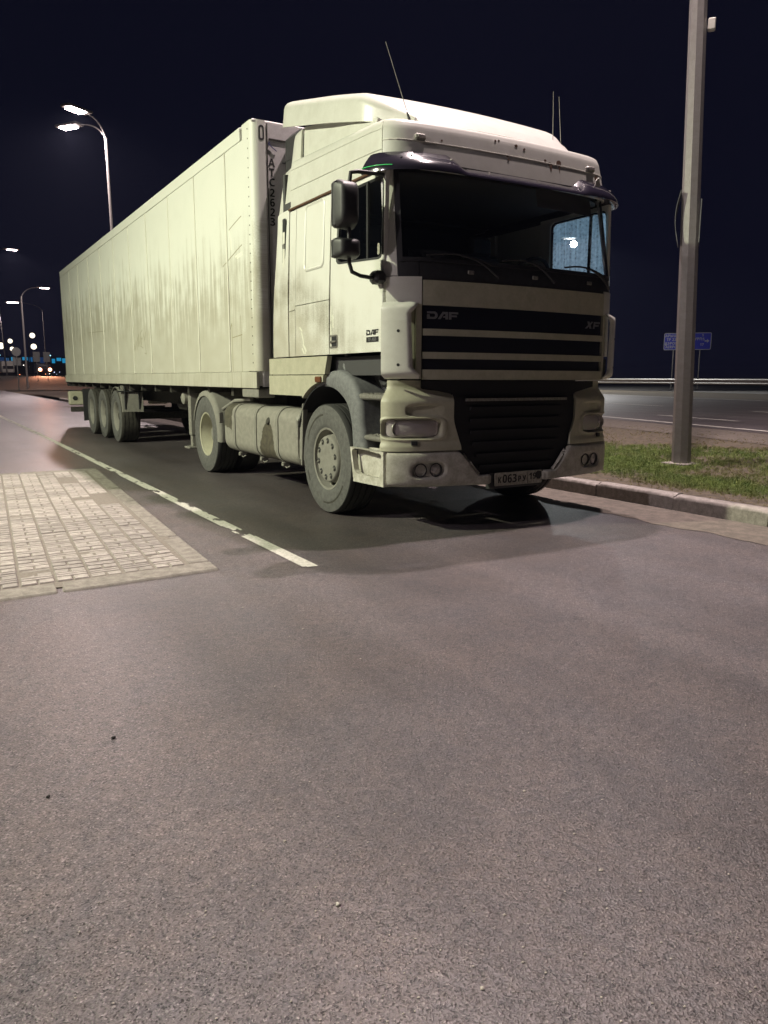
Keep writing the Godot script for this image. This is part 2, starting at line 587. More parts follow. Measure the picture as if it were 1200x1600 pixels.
	cm.uv1_scale = Vector3(1 / 2.8, 1 / 2.6, 1)
	cm.uv1_offset = Vector3(0.5, -0.9 / 2.6, 0)
	cm.clearcoat_enabled = true
	cm.clearcoat = 0.25
	cm.clearcoat_roughness = 0.3
	M.paint_side = cm
	# trailer side: x -15.3 .. -1.5, y 1.1 .. 3.95
	var tb := func(u: float) -> float:
		var x := -15.3 + 13.8 * u
		return (lerpf(3.15, 2.75, smoothstep(-14.0, -2.0, x)) - 1.1) / 2.85
	var ta := func(u: float, v: float) -> float:
		var y := 1.1 + 2.85 * v
		var x := -15.3 + 13.8 * u
		var band: float = (1.0 - smoothstep(0.1, 0.75, absf(y - lerpf(2.5, 2.2, u)))) * lerpf(0.30, 0.22, u)
		return band + 0.22 * (1.0 - smoothstep(1.3, 1.36, y))
	var write := func(im: Image) -> void:
		var W := 2048.0
		var to := func(x: float, y: float) -> Vector2:
			return Vector2((x + 15.3) / 13.8 * W, (y - 1.1) / 2.85 * 640.0)
		var c := Color(0.54, 0.51, 0.40)
		# finger writing in the dust
		var ux := -7.35
		var sc := 0.052
		for q in [[0, 0, 1, 2, 2, 0, 3, 3, 4, 1], [5, 0, 5.6, 4, 6.2, 1, 7.4, 5, 8, 1], [8.5, 2, 10, 4, 11, 1], [12.4, 6, 9.8, 5, 11, 3.4, 12.2, 3.4], [11, 3.4, 9.6, 1, 12.6, 0.4], [13.6, 5, 15, 2.6, 16.6, 5.2], [15, 2.6, 16.4, -1.6, 14.4, -1.2]]:
			var pts := []
			for k in range(0, q.size(), 2):
				pts.append(to.call(ux + q[k] * sc, 1.72 + q[k + 1] * 0.052))
			stroke(im, pts, 2, c)
		for q in [[-2.42, 1.82, -2.36, 1.88, -2.36, 1.12], [-2.34, 1.72, -2.02, 1.74], [-2.05, 1.1, -2.05, 1.95], [-1.95, 3.0, -2.35, 2.92], [-1.95, 2.7, -2.6, 2.55], [-11.6, 2.22, -9.8, 2.17], [-13.6, 1.55, -13.6, 1.49]]:
			var pts := []
			for k in range(0, q.size(), 2):
				pts.append(to.call(q[k], q[k + 1]))
			stroke(im, pts, 2, c)
		for q in [[-1.95, 2.62, -2.15, 2.60], [-1.95, 2.60, -2.1, 2.58], [-2.35, 2.9, -2.3, 2.8, -2.3, 2.7]]:
			var pts := []
			for k in range(0, q.size(), 2):
				pts.append(to.call(q[k], q[k + 1]))
			stroke(im, pts, 4, Color(0.9, 0.9, 0.84))
	var tt := dirt_side(2048, 640, 91, Vector3(0.70, 0.71, 0.65), Vector3(0.42, 0.40, 0.315), Vector3(0.20, 0.175, 0.11), tb, ta, write)
	var tm := mat(1, 1, 1, 0.5)
	tm.albedo_texture = tt
	tm.albedo_color = Color.WHITE
	tm.texture_repeat = false
	tm.uv1_scale = Vector3(1 / 13.8, 1 / 2.85, 1)
	tm.uv1_offset = Vector3(15.3 / 13.8, -1.1 / 2.85, 0)
	M.trailer = tm
	M.joint = tp(mat(1, 1, 1, 0.55), mottle(Vector3(0.60, 0.59, 0.51), Vector3(0.70, 0.69, 0.62), 0.02, 6, 95, 1.6), 1.3)
	M.bulkhead = tp(mat(1, 1, 1, 0.6), mottle(Vector3(0.54, 0.525, 0.51), Vector3(0.68, 0.665, 0.65), 0.02, 7, 97, 1.6), 1.2)
	print("side textures ", Time.get_ticks_msec())
	# fuel tank with a dark wet run below the filler: x -3 .. -0.6, y 0.3 .. 1
	var kb := nbytes(noise(0.045, FastNoiseLite.TYPE_SIMPLEX_SMOOTH, 6, 101), 512, 192)
	var kd := PackedByteArray()
	for y in 192:
		for x in 512:
			var n := (kb[y * 512 + x] - 128) / 128.0
			var px := -3.0 + 2.4 * x / 512.0
			var py := 0.3 + 0.7 * y / 192.0
			var c := Vector3(0.26, 0.25, 0.215) * (1.0 + n * 0.16)
			var hw := 0.05 + 0.24 * sqrt(maxf(0.0, (0.76 - py) / 0.4))
			if py < 0.76 and px - n * 0.02 > -1.44 - hw and px - n * 0.02 < -1.40 + hw * 0.55:
				c = Vector3(0.075, 0.066, 0.045) * (1.0 + n * 0.5)
			if px + n * 0.02 < -2.60 and py + n * 0.03 + (px + 2.6) * 0.2 > 0.62:
				c = Vector3(0.085, 0.078, 0.055) * (1.0 + n * 0.4)
			kd.append_array([s8(c.x), s8(c.y), s8(c.z)])
	var km2 := mat(1, 1, 1, 0.6)
	km2.albedo_texture = tex(kd, 512, 192, Image.FORMAT_RGB8)
	km2.albedo_color = Color.WHITE
	km2.texture_repeat = false
	km2.uv1_scale = Vector3(1 / 2.4, 1 / 0.7, 1)
	km2.uv1_offset = Vector3(3.0 / 2.4, -0.3 / 0.7, 0)
	M.tank = km2
	# dusty side glass: see-through streaks of dried dirt, blue lamp tint painted in
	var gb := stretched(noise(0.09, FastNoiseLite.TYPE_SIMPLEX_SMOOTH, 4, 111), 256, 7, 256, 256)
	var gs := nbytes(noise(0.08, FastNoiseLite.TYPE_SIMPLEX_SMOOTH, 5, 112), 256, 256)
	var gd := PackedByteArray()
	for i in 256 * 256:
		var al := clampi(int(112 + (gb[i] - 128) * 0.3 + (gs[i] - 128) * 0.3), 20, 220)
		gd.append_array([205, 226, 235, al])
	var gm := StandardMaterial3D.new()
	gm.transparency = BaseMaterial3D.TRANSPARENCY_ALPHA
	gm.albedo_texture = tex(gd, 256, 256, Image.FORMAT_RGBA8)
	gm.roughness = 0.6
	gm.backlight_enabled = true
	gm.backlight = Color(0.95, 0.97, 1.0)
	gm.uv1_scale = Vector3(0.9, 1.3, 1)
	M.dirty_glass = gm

func glow(c: Color, e: float) -> StandardMaterial3D:
	var m := StandardMaterial3D.new()
	m.albedo_color = Color(0.9, 0.9, 0.9)
	m.emission_enabled = true
	m.emission = c
	m.emission_energy_multiplier = e
	return m

# ------------------------------------------------------------------ the place
func facets(s: SurfaceTool, p0: Vector3, p1: Vector3, r0: float, r1: float, n: int, turn := 0.0) -> void:
	var t := (p1 - p0).normalized()
	var a := t.cross(Vector3.BACK).normalized()
	var b := a.cross(t).normalized()
	for k in n:
		var d0 := a * cos(TAU * k / n + turn) + b * sin(TAU * k / n + turn)
		var d1 := a * cos(TAU * (k + 1) / n + turn) + b * sin(TAU * (k + 1) / n + turn)
		fq(s, p0 + d0 * r0, p1 + d0 * r1, p1 + d1 * r1, p0 + d1 * r0, d0 + d1)
		tri(s, p1, p1 + d0 * r1, p1 + d1 * r1, t, t, t)

func street_lamp(called: String, label: String, group: String, base: Vector3, top: Vector3, arms: Array, r0: float, r1: float, n: int, col: Color, energy: float, shine: float, head := 0.85) -> Node3D:
	var o := thing(called, label, "street lamp", base, group)
	var s := mb()
	var up := top - base
	if n == 8:
		facets(s, Vector3(0, -0.1, 0), up, r0, r1, n, 0.2)
	else:
		tube(s, [Vector3(0, -0.1, 0), up * 0.5, up], [r0, (r0 + r1) / 2, r1], n)
	part(o, "pole", s, M.galv)
	s = mb()
	box(s, Vector3(0, 0.02, 0), Vector3(r0 * 3.0, 0.05, r0 * 3.0), Basis(), 0.01)
	part(o, "base_plate", s, M.kerb[1])
	for a in arms:
		var e: Vector3 = up + a
		s = mb()
		var pts := []
		for i in 9:
			var t := i / 8.0
			var c := up + Vector3(a.x * 0.25, a.y * 0.95, a.z * 0.25)
			pts.append((up - Vector3(0, 0.05, 0)).lerp(c, t).lerp(c.lerp(e, t), t))
		tube(s, pts, [r1 * 0.7, r1 * 0.65, r1 * 0.6, r1 * 0.6, r1 * 0.55, r1 * 0.5, r1 * 0.5, r1 * 0.45, r1 * 0.45], 8)
		part(o, "arm", s, M.galv)
		var flat := Vector3(a.x, 0, a.z).normalized()
		var bs := Basis(flat, Vector3.UP, flat.cross(Vector3.UP))
		s = mb()
		box(s, e + flat * head * 0.45 + Vector3(0, 0.05, 0), Vector3(head, 0.12, head * 0.42), bs, 0.045)
		var h := part(o, "lamp_head", s, M.galv)
		s = mb()
		box(s, e + flat * head * 0.5 + Vector3(0, -0.035, 0), Vector3(head * 0.62, 0.05, head * 0.32), bs, 0.02)
		part(h, "lamp_glass", s, glow(col, shine))
		if energy > 0.0:
			var l := SpotLight3D.new()
			l.name = "lamp_light"
			l.light_color = col
			l.light_energy = energy
			l.light_size = 0.16
			l.spot_angle = 82.0
			l.spot_angle_attenuation = 0.35
			l.spot_range = 200.0
			l.spot_attenuation = 2.0
			l.shadow_enabled = true
			o.add_child(l)
			l.position = e + flat * head * 0.5 - Vector3(0, 0.1, 0)
			l.rotation_degrees = Vector3(-90, 0, 0)
	return o

# paint worn off in flecks: a strip of small cells, some gone
func worn_line(s: SurfaceTool, a: Vector3, b: Vector3, w: float, keep: float, sd: int, cell := 0.035) -> void:
	var n := noise(4.5, FastNoiseLite.TYPE_SIMPLEX_SMOOTH, 5, sd)
	var d := (b - a)
	var L := d.length()
	d /= L
	var c := d.cross(Vector3.UP).normalized()
	var nl := int(L / cell)
	var nw := maxi(3, int(w / 0.012))
	for i in nl:
		for j in nw:
			var p := a + d * (i * cell) + c * ((j + 0.0) / nw - 0.5) * w
			var edge := 0.05 if j == 0 or j == nw - 1 else 0.0
			if n.get_noise_3d(p.x * 0.45, p.z * 1.8, p.x * 0.1) * 0.9 + keep - edge + (0.4 - 0.4 * minf(1.0, minf(i, nl - i) / 3.0)) * -1.0 < 0.0:
				continue
			var q := p + d * cell
			var e := c * w / nw
			fq(s, p, q, q + e, p + e, Vector3.UP)

func sheet(s: SurfaceTool, x0: float, x1: float, z0: float, z1: float, y: float, nx := 1, nz := 1) -> void:
	for i in nx:
		for j in nz:
			var xa := lerpf(x0, x1, float(i) / nx)
			var xb := lerpf(x0, x1, float(i + 1) / nx)
			var za := lerpf(z0, z1, float(j) / nz)
			var zb := lerpf(z0, z1, float(j + 1) / nz)
			fq(s, Vector3(xa, y, za), Vector3(xb, y, za), Vector3(xb, y, zb), Vector3(xa, y, zb), Vector3.UP)

const H0 := Vector3(-6.17, 0.35, -8.89)
const HU := Vector3(0.9641, 0, 0.2656)
const HN := Vector3(0.2656, 0, -0.9641)

func hw(sv: float, n: float, y := 0.0) -> Vector3:
	return H0 + HU * sv + HN * n + Vector3(0, y, 0)

func hstrip(s: SurfaceTool, s0: float, s1: float, n0: float, n1: float, y0: float, y1: float, k := 1) -> void:
	for i in k:
		var a := lerpf(s0, s1, float(i) / k)
		var b := lerpf(s0, s1, float(i + 1) / k)
		fq(s, hw(a, n0, y0), hw(b, n0, y0), hw(b, n1, y1), hw(a, n1, y1), Vector3.UP)

func verge_edge(x: float) -> float:
	return minf(H0.z - 1.3 + 0.2755 * (x - H0.x), -3.6)

func verge_y(x: float, z: float) -> float:
	var t := clampf((-1.91 - z) / (-1.91 - verge_edge(x)), 0, 1)
	return 0.135 + 0.2 * smoothstep(0.2, 0.6, t)

func build_setting() -> void:
	var s := mb()
	sheet(s, -700, 500, -700, 500, -0.08)
	struct("ground", s, M.soil)
	s = mb()
	sheet(s, -100, 26, -1.76, 46, 0.0)
	struct("lay_by_asphalt", s, M.asphalt)
	# sandy strip along the kerb with a ragged edge
	s = mb()
	var nz := noise(1.1, FastNoiseLite.TYPE_SIMPLEX_SMOOTH, 4, 12)
	for i in 420:
		var xa := -30.0 + i * 0.09
		var xb := xa + 0.09
		var za := -1.02 + nz.get_noise_2d(xa, 0) * 0.14 - 0.012 * xa
		var zb := -1.02 + nz.get_noise_2d(xb, 0) * 0.14 - 0.012 * xb
		fq(s, Vector3(xa, 0.004, -1.75), Vector3(xb, 0.004, -1.75), Vector3(xb, 0.004, zb), Vector3(xa, 0.004, za), Vector3.UP)
	struct("gutter_sand", s, M.sand)
	# verge
	s = mb()
	var bump := noise(0.5, FastNoiseLite.TYPE_SIMPLEX_SMOOTH, 4, 13)
	var g := []
	for i in 120:
		var x := -60.0 + 70.0 * pow(i / 119.0, 0.55)
		var row := []
		for j in 26:
			var z := lerpf(-1.9, verge_edge(x), j / 25.0)
			row.append(Vector3(x, verge_y(x, z) + bump.get_noise_2d(x, z) * 0.035 * minf(1.0, j / 3.0) * (1.0 - smoothstep(10.0, 15.0, j)), z))
		g.append(row)
	slab(s, g, 0.0, Vector3(0, -50, -5))
	struct("verge_soil", s, M.soil)
	# highway
	s = mb()
	hstrip(s, -230, 15, -1.35, 0.12, -0.008, 0.003)
	struct("road_shoulder", s, M.sand)
	s = mb()
	hstrip(s, -230, 15, 0.1, 15.6, 0.006, 0.006)
	struct("highway", s, M.highway)
	s = mb()
	hstrip(s, -230, 30, 15.6, 20, 0.0, 0.12)
	hstrip(s, -230, 30, 20, 26, 0.12, 0.0)
	struct("far_verge", s, M.soil)
	s = mb()
	hstrip(s, -230, 40, 26, 90, 0.01, 0.3)
	struct("snow_field", s, M.snow)
	s = mb()
	worn_line(s, hw(-60, 0.55, 0.011), hw(13, 0.55, 0.011), 0.14, 0.35, 3, 0.12)
	for k in 9:
		worn_line(s, hw(-1.6 + 7.5 * (k - 6), 2.35, 0.011), hw(1.5 + 7.5 * (k - 6), 2.35, 0.011), 0.13, 0.4, 5 + k, 0.1)
		worn_line(s, hw(-3.0 + 8.0 * (k - 6), 6.4, 0.011), hw(1.0 + 8.0 * (k - 6), 6.4, 0.011), 0.13, 0.35, 15 + k, 0.1)
	worn_line(s, hw(-90, 14.7, 0.011), hw(13, 14.7, 0.011), 0.2, 0.55, 33, 0.25)
	struct("highway_marking", s, M.line)
	# parking line
	s = mb()
	worn_line(s, Vector3(-12.2, 0.004, 2.33), Vector3(1.85, 0.004, 2.25), 0.105, 0.27, 41, 0.025)
	worn_line(s, Vector3(-26, 0.004, 2.5), Vector3(-12.3, 0.004, 2.33), 0.14, 0.12, 42, 0.06)
	struct("parking_line", s, M.line)
	build_kerb()
	build_island()
	# rising ground far to the left
	s = mb()
	g = []
	for i in 40:
		var x := -76.0 - i * 6.0
		var row := []
		for j in 24:
			var z := lerpf(maxf(verge_edge(x) + 1.0, -70.0), 60.0, j / 23.0)
			var y := 0.02 + 1.45 * smoothstep(-80.0, -103.0, x) + bump.get_noise_2d(x * 0.4, z * 0.4) * 0.12 * smoothstep(-78.0, -86.0, x)
			row.append(Vector3(x, y, z))
		g.append(row)
	slab(s, g, 0.0, Vector3(-150, -100, 0))
	struct("far_terrain", s, M.bank)
	# the far road that the car stands on
	s = mb()
	fq(s, Vector3(-300, 1.56, -40), Vector3(-103, 1.60, -26), Vector3(-103, 1.60, 0), Vector3(-300, 1.56, 8), Vector3.UP)
	struct("far_road", s, M.asphalt)
	# loose stones
	var mm := MultiMesh.new()
	mm.transform_format = MultiMesh.TRANSFORM_3D
	s = mb()
	var oct := [Vector3(1, 0, 0), Vector3(0, 0, 1), Vector3(-0.8, 0, 0.1), Vector3(0.1, 0, -0.9)]
	for k in 4:
		var a: Vector3 = oct[k]
		var b: Vector3 = oct[(k + 1) % 4]
		tri(s, a, b, Vector3(0.1, 0.75, 0), (a + Vector3.UP * 0.5).normalized(), (b + Vector3.UP * 0.5).normalized(), Vector3.UP)
		tri(s, a, b, Vector3(0, -0.5, 0), a, b, Vector3.DOWN)
	mm.mesh = s.commit()
	mm.instance_count = 620
	rng.seed = 77
	for i in 620:
		var d := 1.3 + 6.0 * pow(rng.randf(), 1.4)
		var an := rng.randf_range(-0.55, 0.55)
		var dir := Vector3(-0.849, 0, -0.4995).rotated(Vector3.UP, an)
		var p := Vector3(6.41, 0.002, 4.365) + dir * d
		var r := rng.randf_range(0.0014, 0.0036) * (2.0 if rng.randf() < 0.04 else 1.0)
		mm.set_instance_transform(i, Transform3D(Basis(Vector3.UP, rng.randf() * TAU).scaled(Vector3(r, r * 0.8, r * 1.3)), p))
	var mi := MultiMeshInstance3D.new()
	mi.name = "loose_grit"
	mi.multimesh = mm
	mi.material_override = tp(mat(1, 1, 1, 0.7), mottle(Vector3(0.10, 0.09, 0.08), Vector3(0.5, 0.46, 0.4), 0.05, 4, 121, 2.5), 0.3)
	add_child(mi)
	tag(mi, "loose grit and tiny pale stones scattered on the near asphalt", "grit", "", "stuff")

func build_clods() -> void:
	for q in [[Vector3(3.76, 0, 3.91), 0.007, "small dark clod of dirt on the asphalt, left and farther", 0.012], [Vector3(4.06, 0, 4.16), 0.006, "small dark clod of dirt on the asphalt near the left picture edge", 0.012], [Vector3(4.93, 0, 3.62), 0.006, "pale pebble alone on the near asphalt, low centre", 0.42]]:
		var o := thing("pebble", q[2], "stone", q[0])
		var s := mb()
		var n := noise(0.9, FastNoiseLite.TYPE_SIMPLEX_SMOOTH, 2, int(q[0].x * 100))
		var g := []
		for i in 9:
			var row := []
			for j in 13:
				var d := Vector3(cos(TAU * j / 12) * sin(PI * i / 8), cos(PI * i / 8) * 0.7, sin(TAU * j / 12) * sin(PI * i / 8))
				row.append(Vector3(0, q[1] * 0.5, 0) + d * q[1] * (1.0 + 0.5 * n.get_noise_3dv(d)))
			g.append(row)
		slab(s, g, 0.0, Vector3(0, q[1] * 0.5, 0))
		part(o, "lump", s, mat(q[3], q[3] * 0.93, q[3] * 0.85, 0.9))

func build_kerb() -> void:
	var root := Node3D.new()
	root.name = "kerb"
	add_child(root)
	root.set_meta("kind", "structure")
	rng.seed = 5
	var shapes := []
	for v in 3:
		var s := mb()
		var nn := noise(6.0, FastNoiseLite.TYPE_SIMPLEX_SMOOTH, 3, 200 + v)
		var prof := [Vector2(0, -0.1), Vector2(0, 0.115), Vector2(-0.006, 0.138), Vector2(-0.022, 0.15), Vector2(-0.08, 0.154), Vector2(-0.15, 0.152), Vector2(-0.155, -0.1)]
		var g := []
		for i in 17:
			var x := i / 16.0 * 0.985
			var row := []
			for k in prof.size():
				var chip := 0.0
				if k >= 1 and k <= 3:
					chip = maxf(0.0, nn.get_noise_2d(x * 0.6, k * 0.05) - 0.18) * 0.035 + (0.007 if i == 0 or i == 16 else 0.0)
				row.append(Vector3(x, prof[k].y - chip, prof[k].x - chip))
			g.append(row)
		for i in 16:
			for k in prof.size() - 1:
				var n0 := gridn(g, i, k)
				var n1 := gridn(g, i + 1, k)
				var n2 := gridn(g, i + 1, k + 1)
				var n3 := gridn(g, i, k + 1)
				var c := Vector3(0.5, 0.0, -0.08)
				var f := 1.0 if n0.dot(g[i][k] - c) > 0 else -1.0
				quad(s, g[i][k], g[i + 1][k], g[i + 1][k + 1], g[i][k + 1], n0 * f, n1 * f, n2 * f, n3 * f)
		for e in [0, 16]:
			for k in range(1, prof.size() - 1):
				var n := Vector3.LEFT if e == 0 else Vector3.RIGHT
				tri(s, g[e][0], g[e][k], g[e][k + 1], n, n, n)
		s.index()
		shapes.append(s.commit())
	for i in 46:
		var o := part(root, "kerb_stone", shapes[rng.randi() % 3], M.kerb[rng.randi() % 3])
		o.position = Vector3(0.53 + 1.0 * (i - 40) + rng.randf_range(-0.004, 0.004), rng.randf_range(-0.006, 0.006), -1.755 + rng.randf_range(-0.007, 0.007))
		o.rotation.y = rng.randf_range(-0.006, 0.006)

func build_island() -> void:
	var root := Node3D.new()
	root.name = "paved_island"
	add_child(root)
	root.set_meta("kind", "structure")
	var e1 := Vector3(-1, 0, -0.056).normalized()
	var e2 := Vector3(0.056, 0, 1).normalized() * 1.0
	e2 = Vector3(0.056, 0, 1).normalized()
	var O := Vector3(1.64, 0, 2.80)
	var bs := Basis(e1, Vector3.UP, e2)
	var s := mb()
	box(s, O + e1 * 3.17 + e2 * 2.2 + Vector3(0, -0.052, 0), Vector3(6.1, 0.12, 4.2), bs)
	part(root, "bedding", s, M.tile_dirt)
	rng.seed = 9
	# flush border stones
	for k in 5:
		s = mb()
		box(s, O + e1 * 0.12 + e2 * (0.5 + k * 1.0) + Vector3(0, -0.071, 0), Vector3(0.24, 0.17, 0.988), bs * Basis(Vector3.RIGHT, rng.randf_range(-0.006, 0.006)), 0.02)
		part(root, "border_stone", s, M.border)
	for k in 6:
		s = mb()
		box(s, O + e1 * (0.24 + 0.5 + k * 1.0) + e2 * 0.09 + Vector3(0, -0.074, 0), Vector3(0.988, 0.17, 0.18), bs * Basis(Vector3.BACK, rng.randf_range(-0.008, 0.008)), 0.025)
		part(root, "border_stone", s, M.border)
	for k in 4:
		s = mb()
		box(s, O + e1 * 6.33 + e2 * (0.5 + k * 1.0) + Vector3(0, -0.071, 0), Vector3(0.16, 0.17, 0.988), bs, 0.02)
		part(root, "border_stone", s, M.border)
	# a tile: two small squares and two bars, cast in one piece
	var shapes := []
	for v in 3:
		s = mb()
		var r2 := RandomNumberGenerator.new()
		r2.seed = 300 + v
		for q in [[0.0, 0.0, 0.089, 0.089], [0.0, 0.1, 0.089, 0.089], [0.1, 0.0, 0.041, 0.189], [0.15, 0.0, 0.041, 0.189]]:
			var c := Vector3(q[0] + 0.05 if q[2] > 0.05 else q[0] + 0.025, 0, q[1] + (0.05 if q[3] < 0.1 else 0.1))
			var hx: float = q[2] / 2
			var hz: float = q[3] / 2
			var y: float = 0.049 + r2.randf_range(-0.002, 0.0015)
			var t := 0.005
			var top := [Vector3(-hx + t, y, -hz + t), Vector3(hx - t, y, -hz + t), Vector3(hx - t, y, hz - t), Vector3(-hx + t, y, hz - t)]
			var low := [Vector3(-hx, y - 0.007, -hz), Vector3(hx, y - 0.007, -hz), Vector3(hx, y - 0.007, hz), Vector3(-hx, y - 0.007, hz)]
			fq(s, c + top[0], c + top[1], c + top[2], c + top[3], Vector3.UP)
			for k in 4:
				var k2 := (k + 1) % 4
				fq(s, c + top[k], c + top[k2], c + low[k2], c + low[k], low[k] + low[k2] + Vector3.UP * 0.02)
				fq(s, c + low[k], c + low[k2], c + low[k2] - Vector3(0, 0.02, 0), c + low[k] - Vector3(0, 0.02, 0), low[k] + low[k2] - Vector3(0, y * 2, 0))
		s.index()
		shapes.append(s.commit())
	var rest := []
	for j in 20:
		for i in 29:
			var p := O + e1 * (0.25 + i * 0.205) + e2 * (0.19 + j * 0.205)
			var gone := (i >= 14 and i <= 17 and j == 0) or (i == 16 and j == 1) or (i > 22 and j < 2 and rng.randf() < 0.35)
			var tf := Transform3D(bs * Basis(Vector3.RIGHT, rng.randf_range(-0.012, 0.012)) * Basis(Vector3.BACK, rng.randf_range(-0.012, 0.012)), p + Vector3(0, -0.035 + rng.randf_range(-0.004, 0.003) - (0.025 if gone else 0.0), 0))
			var v := rng.randi() % 3
			var m := rng.randi() % 4
			if j < 9:
				var o := part(root, "paving_tile", shapes[v], M.tile[m])
				o.transform = tf
			else:
				rest.append([tf, v])
	s = mb()
	for q in rest:
		s.append_from(shapes[q[1]], 0, q[0])
	var o2 := part(root, "paving_tiles_beyond", s.commit(), M.tile[1])
	o2.set_meta("kind", "stuff")

func build_grass() -> void:
	var cl := mb()
	rng.seed = 31
	for k in 11:
		var an := rng.randf() * TAU
		var out := Vector3(cos(an), 0, sin(an))
		var side := out.cross(Vector3.UP)
		var b := out * rng.randf() * 0.045
		var h := rng.randf_range(0.35, 1.0) * 0.11
		var ln := rng.randf_range(0.2, 1.0)
		var w := rng.randf_range(0.0018, 0.0034)
		var p1 := b + Vector3(0, h * 0.6, 0) + out * h * 0.22 * ln
		var p2 := b + Vector3(0, h * (1.0 - 0.3 * ln), 0) + out * h * 0.75 * ln
		var n := (out + Vector3.UP * 0.7).normalized()
		quad(cl, b - side * w, b + side * w, p1 + side * w * 0.8, p1 - side * w * 0.8, n, n, n, n)
		tri(cl, p1 - side * w * 0.8, p1 + side * w * 0.8, p2, n, n, n)
	var mesh := cl.commit()
	var dens := noise(0.55, FastNoiseLite.TYPE_SIMPLEX_SMOOTH, 4, 17)
	var tf := []
	var cols := []
	while tf.size() < 34000:
		var x := rng.randf_range(-9.0, 4.5)
		var z := rng.randf_range(-8.0, -1.93)
		if z < verge_edge(x) + 0.3:
			continue
		var d := dens.get_noise_2d(x, z)
		var lush: float = smoothstep(0.15, 0.8, -1.9 - z) * (1.0 - smoothstep(4.6, 5.8, -z - 0.1 * x))
		var dry := clampf(1.0 - lush + maxf(0.0, d) * 1.3, 0, 1)
		if rng.randf() > clampf(lush * 1.1 - d * 0.9 + 0.15, 0.06, 1.0):
			continue
		if Vector2(x + 0.115, z + 3.93).length() < 0.16:
			continue
		var sc := rng.randf_range(0.55, 1.15) * lerpf(1.0, 0.5, dry)
		tf.append(Transform3D(Basis(Vector3.UP, rng.randf() * TAU).scaled(Vector3(sc, sc * rng.randf_range(0.7, 1.1), sc)), Vector3(x, verge_y(x, z) - 0.012, z)))
		var gr := Color(0.09, 0.17, 0.028).lerp(Color(0.22, 0.30, 0.06), rng.randf())
		var br := Color(0.22, 0.175, 0.08)
		cols.append(gr.lerp(br, clampf(dry * 0.9 + rng.randf_range(-0.25, 0.2), 0, 1)))
	var mm := MultiMesh.new()
	mm.transform_format = MultiMesh.TRANSFORM_3D
	mm.use_colors = true
	mm.mesh = mesh
	mm.instance_count = tf.size()
	for i in tf.size():
		mm.set_instance_transform(i, tf[i])
		mm.set_instance_color(i, cols[i])
	var gm := mat(1, 1, 1, 0.6)
	gm.vertex_color_use_as_albedo = true
	gm.backlight_enabled = true
	gm.backlight = Color(0.3, 0.3, 0.3)
	var o := MultiMeshInstance3D.new()
	o.name = "verge_grass"
	o.multimesh = mm
	o.material_override = gm
	add_child(o)
	tag(o, "short green and yellowed grass growing on the verge behind the kerb", "grass", "", "stuff")

